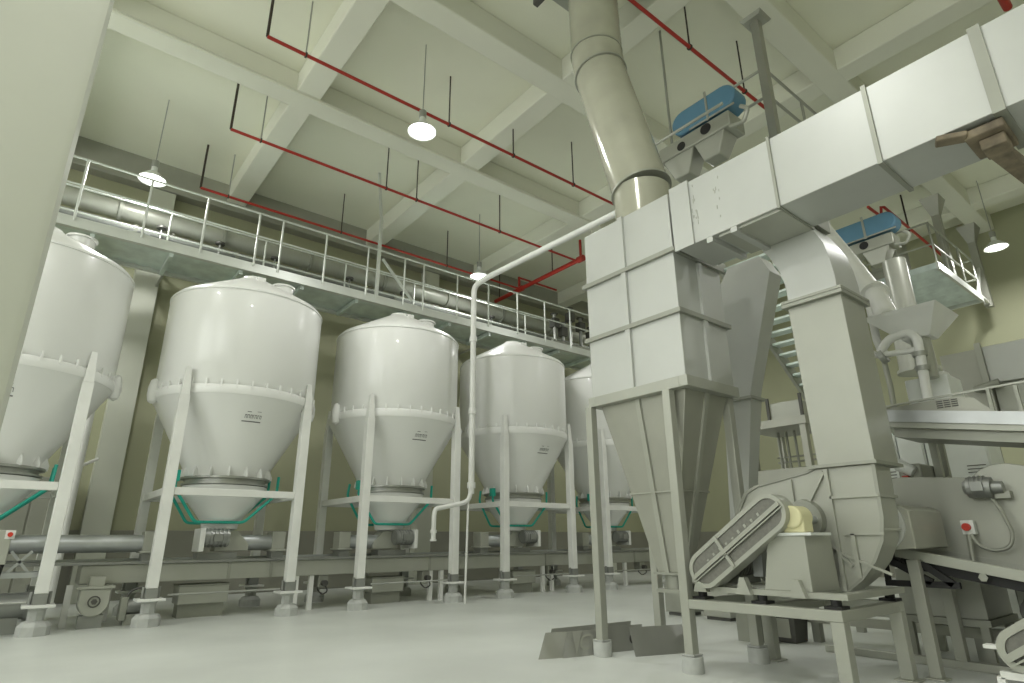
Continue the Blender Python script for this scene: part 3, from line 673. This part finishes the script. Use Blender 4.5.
# ------------------------------------------------------------ tapered spout duct behind the elbow
t = thing('tapered_spout', 'tapered four-sided sheet spout hanging between dust collector and vertical duct', 'spout', (6.35, 3.45, 0.9))
def quad(x0,x1,y0,y1,z): return [(x0,y0,z),(x1,y0,z),(x1,y1,z),(x0,y1,z)]
MB().hexa(quad(6.1,6.32,3.39,3.62,2.50), quad(6.1,6.36,2.95,3.60,3.86)).build('upper_taper', M_DUCT, t)
MB().hexa(quad(6.1,6.36,2.95,3.60,3.86), quad(6.1,6.36,3.05,3.45,4.08)).build('inlet_head', M_DUCT, t)
MB().box(6.06,6.36,3.35,3.66,2.47,2.50).build('flange', M_SEAM, t)
MB().hexa(quad(6.12,6.28,3.66,3.84,0.95), quad(6.1,6.32,3.38,3.72,2.47)).build('lower_taper', M_DUCT, t)
MB().box(6.1,6.32,3.64,3.86,0.80,0.95).cone((6.2,3.75,0.80),(6.2,3.75,0.3),0.07,0.07,14).box(6.1,6.34,3.64,3.88,0.0,0.3).build('outlet_box', M_SEAM, t)

# ------------------------------------------------------------ white spouting on the right
t = thing('spout_pipe', 'white sloping spout pipe with flange running down to the small white hopper', 'pipe', (7.5, 2.7, 3.1))
S0, S1, S2 = Vector((9.2,3.50,5.76)), Vector((6.70,2.16,3.46)), Vector((6.50,2.02,3.10))
MB().cone(S0,S1,0.10,0.10,24).build('pipe_run', M_WHITE, t)
MB().cone(S1,S2,0.11,0.10,24).build('lower_pipe', M_WHITE, t)
dd = (S1-S0).normalized()
MB().cone(S1-dd*0.03,S1+dd*0.03,0.145,0.145,24).cone(S0,S0-dd*0.04,0.13,0.13,24).build_each('flange', M_WHITE, t)
MB().tube([S0,(9.3,3.56,5.9),(9.3,3.56,6.2)],0.10,20,bend=0.08).build('elbow', M_WHITE, t)
t = thing('receiving_hopper', 'small white square receiving hopper under the sloping spout', 'hopper', (6.6, 1.93, 2.3))
MB().rect((6.60,1.82,2.84),0.22,0.24,(6.60,1.86,3.06),0.62,0.60).rect((6.60,1.86,3.06),0.62,0.60,(6.60,1.86,3.09),0.66,0.64).build('hopper_cone', M_WHITE, t)
MB().cone((6.60,1.82,2.84),(6.60,1.82,2.45),0.085,0.085,20).build('neck', M_BEIGE, t)
t = thing('pneumatic_pipework', 'white U-bent pipework with valves left of the white feeder box', 'pipework', (6.6, 2.1, 2.1))
MB().tube([(6.45,2.24,3.36),(6.45,2.26,2.90),(6.45,2.22,2.76),(6.45,2.12,2.72)],0.032,12,bend=0.06).build('riser', M_WHITE, t)
MB().tube([(6.55,2.18,3.30),(6.55,2.18,2.90),(6.55,2.15,2.78),(6.45,2.10,2.74)],0.038,12,bend=0.06).build('riser', M_WHITE, t)
MB().tube([(6.45,2.14,2.76),(6.45,2.04,2.88),(6.45,1.86,2.90),(6.45,1.80,2.82),(6.45,1.83,2.13)],0.042,14,bend=0.09).build('bent_pipe', M_WHITE, t)
MB().cone((6.45,2.15,2.73),(6.45,1.84,2.71),0.03,0.03,12).build('cross_pipe', M_WHITE, t)
MB().tube([(6.5,2.14,2.72),(6.5,2.13,2.4),(6.5,2.14,2.13)],0.026,10).build('drop_pipe', M_BEIGE, t)
c = MB()
for z in (2.66,2.52): c.cone((6.45,1.81,z-0.02),(6.45,1.81,z+0.02),0.06,0.07,14)
c.cone((6.45,2.15,2.70),(6.45,2.10,2.72),0.07,0.07,14)
c.build_each('coupling', M_BOLT, t)
t = thing('feeder_box', 'white box-shaped feeder standing on the steel screen below the hopper', 'feeder box', (6.95, 1.88, 2.1))
MB().box(6.75,7.15,1.71,2.08,2.13,2.50).build('box_body', M_PANEL, t, bevel=0.01)
MB().box(6.80,6.86,1.95,2.01,1.515,2.13).box(7.0,7.06,1.95,2.01,1.515,2.13).build_each('support_post', M_SEAM, t)
MB().prism([(6.78,2.50),(7.12,2.50),(7.02,2.56),(6.88,2.56)],'y',1.76,1.96).build('top_cap', M_WHITE, t)

# ------------------------------------------------------------ sloping stainless screen with rails
t = thing('screen_table', 'long brushed stainless sifting screen table at right with a bright front ledge', 'sifter', (6.6, 1.3, 0))
def slope(y0, za, y1, zb, h, x0, x1): return ([(x0,y1,zb-h),(x1,y1,zb-h),(x1,y0,za-h),(x0,y0,za-h)], [(x0,y1,zb),(x1,y1,zb),(x1,y0,za),(x0,y0,za)])
YA, YB = 2.09, 0.3; S = (2.11-1.93)/1.0
zA, zB = 2.11, 2.11-S*(YA-YB)
MB().hexa(*slope(YA,zA,YB,zB,0.105,6.0,6.05)).build('front_ledge', M_STEEL, t)
MB().hexa(*slope(YA-0.01,zA-0.105,YB,zB-0.105,0.05,6.02,6.7)).build('tray_bottom', M_BEIGE, t)
MB().hexa(*slope(YA-0.05,zA-0.156,YB,zB-0.156,0.09,6.08,6.65)).build('under_frame', M_SEAM, t)
MB().prism([(YA,2.125),(1.52,2.135),(1.40,2.11),(1.27,1.96),(YA,zA-0.02)],'x',6.052,6.07).build('side_panel', M_HOP, t)
sl = MB()
for q in range(3):
    for rr in range(4):
        y = 1.66-q*0.055; z = 2.055+rr*0.018; sl.box(6.044,6.05,y-0.045,y,z,z+0.008)
sl.build_each('vent_slot', M_DARK, t)
MB().bar((6.03,YA,2.135),(6.03,YB,2.185),0.025,0.015).build('top_rail', M_BEIGE, t)
for y in (1.28, 1.10):
    MB().box(6.02,6.05,y-0.012,y+0.012,2.11-S*(YA-y),2.15).build('rail_post', M_SEAM, t)
for (x, y) in ((6.6,0.45),(6.6,1.0)):
    MB().box(x-0.04,x+0.04,y-0.04,y+0.04,1.46,2.11-S*(YA-y)-0.24).build('support_post', M_SEAM, t)
# steel covers above the screen
t = thing('screen_cover', 'pair of bluish steel cover boxes above the right end of the screen table', 'cover', (9, 1.4, 2.6))
MB().box(8.7,9.6,1.86,2.24,2.3,3.16).build('cover_box', M_HOP, t, bevel=0.01)
MB().box(8.7,9.6,0.7,1.80,2.72,3.17).build('cover_box', M_DUCT, t, bevel=0.01)
MB().box(8.66,8.72,1.80,1.86,2.3,3.22).build('divider_post', M_BEIGE, t)
MB().box(8.75,9.6,0.7,1.79,2.3,2.72).build('lower_case', M_BEIGE, t, bevel=0.01)
MB().cone((8.62,1.95,2.66),(8.62,1.70,2.70),0.04,0.05,12).build('pipe_stub', M_SEAM, t)
for (x, y) in ((8.8,0.8),(8.8,1.6),(9.5,0.8),(9.5,2.1)): MB().box(x-0.05,x+0.05,y-0.05,y+0.05,0,2.3).build('leg', M_SEAM, t)

# ------------------------------------------------------------ beige mixer panel with motor and switch
t = thing('mixer_housing', 'wide beige machine housing with rounded shoulder behind the fan', 'machine', (6.8, 1.0, 0.3))
ho = [(2.25,0.80),(2.25,1.50),(2.08,1.515),(1.56,1.47),(1.55,1.49),(1.50,1.53),(1.42,1.56),(1.32,1.565),(1.22,1.54),(1.12,1.49),(0.3,1.44),(0.3,0.6)]
MB().prism(ho, 'x', 6.16, 7.1).build('housing', M_BEIGE, t, bevel=0.006)
MB().box(6.1,6.16,0.3,1.1,1.36,1.41).build('trim_strip', M_SEAM, t)
MB().cone((6.158,0.78,1.05),(6.12,0.78,1.05),0.36,0.36,40).build('inspection_cover', M_BEIGE, t)
ms = MB().cone((6.06,1.58,1.385),(6.06,1.42,1.375),0.082,0.082,24).cone((6.06,1.42,1.375),(6.06,1.35,1.375),0.05,0.045,20).cone((6.06,1.58,1.385),(6.06,1.61,1.385),0.07,0.05,20)
for q in range(4): ms.cone((6.06,1.56-q*0.03,1.385),(6.06,1.55-q*0.03,1.385),0.088,0.088,24)
ms.box(5.96,5.99,1.46,1.54,1.35,1.42).build('motor', M_GREY, t)
MB().box(6.06,6.158,1.32,1.42,1.29,1.345).build('motor_bracket', M_SEAM, t)
t2 = thing('emergency_switch', 'white switch box with a round red button on the beige housing', 'switch', (6.1, 1.66, 1.02))
MB().box(6.08,6.14,1.61,1.70,1.02,1.13).build('switch_box', M_PANEL, t2, bevel=0.005)
MB().cone((6.08,1.66,1.078),(6.05,1.66,1.078),0.03,0.03,18).build('red_button', M_REDB, t2, label='round red stop button')
MB().tube([(6.08,1.47,1.34),(6.05,1.40,1.2),(6.05,1.36,1.02),(6.05,1.40,0.92),(6.05,1.50,0.895),(6.05,1.60,0.93),(6.06,1.64,1.02)],0.014,10,bend=0.05).build('cable', M_SEAM, t2)
MB().tube([(6.06,1.655,1.02),(6.05,1.665,0.80),(6.05,1.665,0.76)],0.018,8).build('conduit', M_SEAM, t2)

# ------------------------------------------------------------ inclined belt conveyor
t = thing('belt_conveyor', 'inclined belt conveyor with black belt under the beige housing', 'conveyor', (5.9, 1.5, 0))
cs = (0.92-0.77)/(2.01-1.25)
def cz(y): return 0.92-cs*(2.01-y)
MB().hexa(*slope(2.06,cz(2.06),0.2,cz(0.2),0.075,5.60,5.66)).hexa(*slope(2.06,cz(2.06),0.2,cz(0.2),0.075,6.14,6.20)).build('side_rail', M_BEIGE, t)
MB().hexa(*slope(2.02,cz(2.02)-0.05,0.2,cz(0.2)-0.05,0.10,5.665,6.13)).build('belt', M_BLACK, t)
MB().cone((5.66,2.10,0.83),(6.13,2.10,0.83),0.055,0.055,20).build('end_roller', M_DARK, t)
MB().bar((5.62,2.15,0.84),(5.62,2.15,0.66),0.03,0.04).bar((5.62,2.17,0.655),(5.62,1.66,0.655),0.04,0.045).bar((5.62,2.13,0.84),(5.62,1.84,0.67),0.04,0.05).bar((5.62,1.90,0.82),(5.62,1.70,0.66),0.04,0.05).build('end_frame', M_BLACK, t)
for (x, y, w) in ((5.58,1.925,0.04),(6.18,1.925,0.04),(5.58,0.6,0.04)):
    MB().box(x-w,x+w,y-w,y+w,0.012,cz(y)-0.07).box(x-0.07,x+0.07,y-0.07,y+0.07,0,0.012).build('leg', M_BEIGE, t, bevel=0.003)
MB().cone((5.59,1.50,cz(1.5)-0.10),(5.595,1.5,cz(1.5)-0.10),0.03,0.03,6).build('adjusting_bolt', M_SEAM, t)
# beige chute box below and behind the belt
t = thing('discharge_chute', 'beige discharge chute box below the belt conveyor', 'chute', (6.6, 2.05, 0))
MB().box(6.3,7.0,1.72,2.35,0.36,0.74).build('chute_box', M_BEIGE, t, bevel=0.006)
MB().box(6.26,7.04,1.70,2.37,0.31,0.36).build('base_channel', M_SEAM, t)
for (x, y) in ((6.32,1.76),(6.32,2.31),(6.98,1.76),(6.98,2.31)): MB().box(x-0.03,x+0.03,y-0.03,y+0.03,0,0.31).build('leg', M_SEAM, t)
t = thing('floor_frame', 'low grey steel channel frame on the floor behind the fan table', 'frame', (7.2, 1.5, 0))
MB().box(6.6,6.68,0.2,3.4,0.18,0.26).box(7.6,7.68,0.2,3.4,0.18,0.26).box(6.68,7.6,0.9,0.98,0.18,0.26).box(6.68,7.6,2.5,2.58,0.18,0.26).build('channel', M_HOP, t)
for (x, y) in ((6.64,0.5),(6.64,1.9),(6.64,3.3),(7.64,0.5),(7.64,1.9),(7.64,3.3)): MB().box(x-0.04,x+0.04,y-0.04,y+0.04,0,0.18).build('leg', M_SEAM, t)
solo(MB().box(6.12,6.20,0.3,3.0,0.0,0.06),'floor_rail',M_BEIGE,'pale steel rail lying on the floor behind the conveyor leg','rail',bevel=0.004)
t = thing('gear_unit', 'dark grey gear unit under the belt conveyor at right', 'gearbox', (6.75, 1.3, 0.26))
MB().box(6.5,7.1,1.15,1.55,0.27,0.62).build('gear_case', M_SEAM, t, bevel=0.01)
MB().cone((6.5,1.38,0.45),(6.2,1.38,0.45),0.10,0.10,20).cone((6.5,1.38,0.45),(6.47,1.38,0.45),0.14,0.14,20).build('motor', M_DARK, t)
MB().box(6.3,6.5,1.0,1.6,0.27,0.31).build('base_plate', M_BEIGE, t)

# second guard and machine at the lower right corner
belt_guard('second belt guard cut off by the lower right corner of the photo', 3.6, (0.885,0.52), (0.35,0.87), 0.095, 0.10, ())
t = thing('guard_stand', 'white angle-steel stand under the lower right belt guard', 'stand', (3.7, 0.93, 0))
MB().bar((3.62,1.02,0.02),(3.62,0.99,0.40),0.03,0.03).bar((3.62,0.99,0.41),(3.62,0.86,0.41),0.03,0.03).bar((3.62,0.86,0.40),(3.62,0.86,0.02),0.03,0.03).build('bracket', M_WHITE, t)
MB().box(3.6,4.1,0.60,1.05,0,0.02).build('base_plate', M_WHITE, t)
MB().box(3.75,4.1,0.62,0.95,0.02,0.42).build('pedestal', M_HOP, t, bevel=0.01)
MB().box(3.60,3.66,0.98,1.03,0.515,0.53).build('bolt_tab', M_WHITE, t)

# ------------------------------------------------------------ hanging maintenance platform + sifter drives
t = thing('hanging_platform', 'maintenance platform hung from the ceiling at the far right with railings', 'platform', (15.4, 3.8, 6.3))
PZ = 6.3
pr = []; n = 13
for i in range(n+1):
    x = 13.9+i*(2.95)/n; pr.append((x, PZ+0.10 if i % 2 else PZ-0.02))
MB().prism(pr+[(16.85,PZ+0.11),(13.9,PZ+0.11)],'y',3.26,4.6).build('deck', M_DECK, t)
MB().box(13.9,16.9,3.20,3.26,PZ-0.04,PZ+0.12).box(13.9,16.9,4.6,4.66,PZ-0.04,PZ+0.12).box(16.85,16.91,3.26,4.6,PZ-0.04,PZ+0.12).build('edge_beam', M_GALV, t)
for z in (7.35,6.85):
    for (p, q) in (((13.95,3.23,z),(16.88,3.23,z)),((16.88,3.23,z),(16.88,4.63,z)),((13.95,4.63,z),(16.88,4.63,z)),((13.95,3.23,z),(13.95,4.63,z))):
        MB().cone(p,q,0.02,0.02,8).build('handrail', M_BEIGE, t)
for (x, y) in ((13.95,3.23),(14.7,3.23),(15.8,3.23),(16.88,3.23),(16.88,4.63),(15.6,4.63),(14.6,4.63),(13.95,4.63),(13.95,3.9)):
    MB().cone((x,y,PZ+0.1),(x,y,7.36),0.02,0.02,8).build('rail_post', M_BEIGE, t)
for (x, y) in ((15.56,3.40),(17.85,3.31)):
    MB().box(x-0.08,x+0.08,y-0.08,y+0.08,PZ+0.11 if x < 17 else PZ+0.1,ZB).build('hanger_post', M_HOP, t)
    MB().rect((x,y,ZB-0.45),0.15,0.15,(x,y,ZB),0.50,0.40).build('post_head', M_HOP, t)
MB().bar((16.9,3.3,PZ+0.05),(17.85,3.31,PZ+1.2),0.06,0.06).bar((16.88,3.23,PZ+0.1),(17.85,3.31,PZ+0.2),0.06,0.06).build('stay', M_WHITE, t)

t = thing('drive_gallery', 'hanging steel gallery frame with railing above the horizontal duct', 'gallery', (8.5, 3.8, 6.3))
for (x, y) in ((7.46,3.22),):
    MB().box(x-0.06,x+0.06,y-0.06,y+0.06,5.9,ZB).build('hanger_post', M_HOP, t)
MB().rect((7.46,3.22,ZB-0.05),0.26,0.26,(7.46,3.22,ZB),0.34,0.34).build('post_head', M_BEIGE, t)
for z in (7.68,7.18):
    MB().cone((7.5,3.22,z),(10.9,3.22,z),0.022,0.022,8).build('handrail', M_BEIGE, t)
    MB().cone((7.46,3.22,z),(7.46,4.2,z),0.022,0.022,8).build('handrail', M_BEIGE, t)
for x in (8.6,9.8): MB().cone((x,3.22,6.7),(x,3.22,7.68),0.022,0.022,8).build('rail_post', M_BEIGE, t)
MB().cone((6.35,3.35,6.55),(6.35,5.1,6.55),0.022,0.022,8).cone((6.35,4.75,6.0),(6.35,4.75,6.55),0.02,0.02,8).build('handrail', M_BEIGE, t)

def sifter(x, y0, y1, label):
    """blue-covered drive: cover along Y on a beige holed frame"""
    t = thing('sifter_drive', label, 'machine', (x, (y0+y1)/2, 6.0), 'sifter drives with blue covers')
    L = y1-y0
    cov = []
    r = 0.20
    pts = stadium((y0+r, 6.98), (y1-r, 6.98), r, 10)
    MB().prism(pts, 'x', x-0.22, x+0.12).build('blue_cover', M_BLUE, t, bevel=0.03, label='blue rounded cover')
    MB().box(x-0.235,x-0.222,y0+L*0.40,y0+L*0.43,6.74,7.24).box(x-0.23,x-0.22,y0+0.02,y1-0.3,6.76,6.79).build('cover_strap', M_BEIGE, t)
    MB().box(x-0.26,x+0.14,y0+0.1,y1+0.25,6.46,6.70).build('frame_body', M_BEIGE, t, bevel=0.02)
    MB().cone((x-0.262,y0+L*0.45,6.60),(x-0.268,y0+L*0.45,6.60),0.085,0.085,20).build('port', M_BLACK, t)
    MB().cone((x-0.262,y0+L*0.85,6.55),(x-0.268,y0+L*0.85,6.55),0.07,0.07,20).build('port', M_BLACK, t)
    MB().hexa(quad(x-0.2,x+0.05,y0+0.35,y0+0.6,6.15), quad(x-0.25,x+0.1,y0+0.2,y0+0.7,6.46)).build('outlet_cone', M_BEIGE, t, bevel=0.02)
    MB().hexa(quad(x-0.2,x+0.05,y1-0.2,y1+0.05,6.1), quad(x-0.25,x+0.1,y1-0.35,y1+0.2,6.46)).build('outlet_cone', M_BEIGE, t, bevel=0.02)
    MB().tube([(x-0.3,y0-0.1,6.6),(x-0.3,y0-0.2,6.5),(x-0.28,y0-0.1,6.35),(x-0.28,y0+0.1,6.4)],0.03,8,bend=0.05).build('hose', M_BEIGE, t)
    MB().cone((x-0.1,y1+0.1,6.7),(x-0.1,y1+0.1,ZC),0.02,0.02,8).build('hanger_rod', M_BEIGE, t)
    return t
sifter(6.95, 3.36, 4.42, 'machine with a blue rounded cover directly above the horizontal duct')
sifter(12.6, 3.35, 4.75, 'machine with a blue rounded cover farther right behind the sloping spout')
t = thing('down_spout', 'beige round downspout below the right blue-covered drive', 'spout', (12.4, 3.75, 3.6))
MB().cone((12.4,3.55,6.1),(12.4,3.55,4.9),0.20,0.20,24).build('upper_pipe', M_BEIGE, t)
MB().cone((12.4,3.55,4.9),(12.4,3.55,3.9),0.28,0.30,24).build('lower_pipe', M_BEIGE, t)
MB().cone((12.4,3.55,4.86),(12.4,3.55,4.94),0.30,0.30,24).cone((12.4,3.55,3.86),(12.4,3.55,3.92),0.34,0.34,24).build_each('flange', M_BEIGE, t)
t = thing('ventilation_box', 'dark olive corrugated box beside the hanging platform', 'box', (14.5, 4.2, 6.41))
MB().box(14.1,14.9,3.95,4.5,6.41,7.4).build('box_body', M_HOP, t, bevel=0.01)
s = MB()
for q in range(5): s.box(14.085,14.1,3.95,4.5,6.5+q*0.16,6.53+q*0.16)
s.build_each('rib', M_SEAM, t)

# ------------------------------------------------------------ steel stair seen between the ducts
t = thing('steel_stair', 'steep open steel stair rising behind the vertical duct', 'stair', (9.5, 4.0, 0))
def sp(k, y): return (6.6+k*6.55, y, 5.72-k*5.24-0.48)
for y in (4.42, 3.5): MB().bar((6.6,y,5.72),(13.7,y,0.04),0.05,0.20).build('stringer', M_SEAM, t)
NT = 42
for i in range(NT):
    k = (i+0.5)/NT; x = 6.6+7.1*k; z = 5.72-5.68*k
    MB().box(x-0.10,x+0.10,3.53,4.39,z-0.02,z+0.015).build('tread', M_DECK, t)
# ------------------------------------------------------------ railed machine platform behind the spout
t = thing('railed_machine_stand', 'dark grey machine stand with an open framed top and railing behind the spout', 'stand', (8.4, 4.1, 0))
MB().box(8.0,8.9,3.72,4.56,0.5,1.90).build('stand_body', M_HOP, t, bevel=0.01)
MB().box(8.0,8.08,4.48,4.56,1.9,2.46).box(8.82,8.9,4.48,4.56,1.9,2.46).box(8.0,8.08,3.72,3.80,1.9,2.46).box(8.82,8.9,3.72,3.80,1.9,2.46).box(7.97,8.93,3.69,4.59,2.46,2.57).build('top_frame', M_HOP, t)
c = MB()
for y in (3.95,4.1,4.22,4.34): c.cone((8.45,y,1.9),(8.45,y,2.5),0.018,0.018,8)
for z in (2.1,2.03): c.cone((8.45,3.8,z),(8.45,4.4,z),0.012,0.012,8)
c.build('inner_rail', M_SEAM, t)
MB().box(8.2,8.7,3.84,4.28,2.57,2.84).build('control_panel', M_BEIGE, t, bevel=0.01)
MB().box(8.17,8.2,3.80,3.84,2.57,2.92).box(8.17,8.2,4.28,4.32,2.57,2.92).build('panel_post', M_DARK, t)
for (x, y) in ((8.05,3.77),(8.85,3.77),(8.05,4.39),(8.85,4.39)): MB().box(x-0.04,x+0.04,y-0.04,y+0.04,0,0.5).build('leg', M_SEAM, t)

# ------------------------------------------------------------ white cabinets at the right rear
cabs = ((2.86,2.70,'first'),(2.69,2.42,'second'),(2.41,2.27,'third'),(2.26,1.83,'fourth'))
for (ya, yb, nm) in cabs:
    t = thing('control_cabinet', 'tall white control cabinet under the screen table, %s from the left' % nm, 'cabinet', (8.2, (ya+yb)/2, 0), 'white control cabinets behind the screen table')
    MB().box(8.02,8.5,yb,ya,0.08,2.16).build('cabinet_body', M_PANEL, t, bevel=0.008)
    MB().box(8.00,8.02,yb+0.015,ya-0.015,0.12,2.12).build('door', M_PANEL, t, bevel=0.004)
    v = MB()
    for q in range(3): v.box(7.995,8.00,yb+0.05,min(ya-0.03,yb+0.22),1.66+q*0.035,1.67+q*0.035)
    v.build_each('vent_slot', M_DARK, t)
    MB().box(8.04,8.48,yb+0.01,ya-0.01,0,0.08).build('plinth', M_DARK, t)
t = thing('tool_cart', 'small covered machine with a white cloth and red part beside the vertical duct', 'machine', (6.7, 2.2, 1.5))
MB().box(6.5,6.9,2.02,2.22,1.515,1.66).build('machine_body', M_SEAM, t, bevel=0.02)
MB().cone((6.48,2.20,1.66),(6.48,2.08,1.58),0.06,0.05,16).build('white_cap', M_PANEL, t)
MB().box(6.45,6.5,2.13,2.18,1.515,1.55).build('red_knob', M_REDB, t, label='small red part')

# ------------------------------------------------------------ plates, bin and cases on the floor
def plate(label, a, b, h, lean, hole=None, shear=0.10):
    a = Vector((a[0],a[1],0)); b = Vector((b[0],b[1],0)); d = (b-a).normalized(); nrm = Vector((-d.y,d.x,0))
    if nrm.y < 0: nrm = -nrm
    upv = Vector((0,0,1))*h+nrm*lean*0.6+d*shear
    th = 0.004
    t = thing('steel_plate', label, 'plate', ((a.x+b.x)/2,(a.y+b.y)/2,0), 'steel plates leaning by the dust collector legs')
    MB().hexa([a,b,b+nrm*th,a+nrm*th],[a+upv,b+upv,b+upv+nrm*th,a+upv+nrm*th]).build('sheet', M_PLATE, t)
    if hole:
        c = a+(b-a)*hole[0]+upv*hole[1]; r = hole[2]; vs = []; n = 24
        un = upv.normalized(); off = -nrm*0.006
        vo = [c+off+d*r*math.cos(2*math.pi*i/n)+un*r*math.sin(2*math.pi*i/n) for i in range(n)]
        vi = [c+off+d*r*hole[3]*math.cos(2*math.pi*i/n)+un*r*hole[3]*math.sin(2*math.pi*i/n) for i in range(n)]
        m = MB(); m.add(vo+vi, [(i,(i+1)%n,n+(i+1)%n,n+i) for i in range(n)]); m.build('ring_mark', M_BEIGE if hole[3] > 0.2 else M_DARK, t)
    return t
plate('leaning steel plate at the far left of the four by the collector leg', (3.86,4.46), (4.20,4.33), 0.20, 0.13)
plate('leaning steel plate with a circular ring mark, second from the left', (4.06,4.36), (4.42,4.28), 0.20, 0.13, (0.62,0.55,0.075,0.7))
plate('leaning steel plate with a dark round hole beside the collector leg', (4.36,4.33), (4.92,4.20), 0.21, 0.12, (0.86,0.5,0.06,0.05))
plate('largest leaning steel plate, right of the collector leg', (4.60,3.98), (5.14,3.79), 0.23, 0.15, None, 0.0)
plate('thin dark steel plate standing behind the others, only its upper edge showing', (4.1,4.62), (5.1,4.50), 0.20, 0.08)
t = thing('waste_bin', 'small dark open waste bin on the floor beyond the fan table', 'bin', (6.45, 3.45, 0))
MB().rect((6.45,3.50,0.0),0.24,0.24,(6.45,3.50,0.34),0.30,0.30).build('bin_body', M_DARK, t, bevel=0.01)
MB().ring([(6.29,3.34),(6.61,3.34),(6.61,3.66),(6.29,3.66)],[(6.32,3.37),(6.58,3.37),(6.58,3.63),(6.32,3.63)],'z',0.34,0.36).build('rim', M_BLACK, t)
MB().box(6.31,6.325,3.42,3.58,0.05,0.28).build('label_panel', M_HOP, t)
for (x0,x1,y0,y1,h,m,lb) in ((7.35,7.8,4.75,5.15,0.46,M_BEIGE,'tan storage case on the floor left of the waste bin'),(7.6,8.0,4.25,4.65,0.44,M_PANEL,'white storage case on the floor, nearest the waste bin'),(7.4,7.8,5.45,5.8,0.40,M_SEAM,'dark grey storage case on the floor, farthest left behind the table')):
    t = thing('storage_case', lb, 'case', ((x0+x1)/2,(y0+y1)/2,0))
    MB().box(x0,x1,y0,y1,0.04,h).build('case_body', m, t, bevel=0.01)
    MB().box(x0-0.01,x1+0.01,y0-0.01,y1+0.01,h,h+0.025).build('lid', m, t)
    MB().box(x0+0.03,x1-0.03,y0+0.03,y1-0.03,0,0.04).build('foot', M_DARK, t)
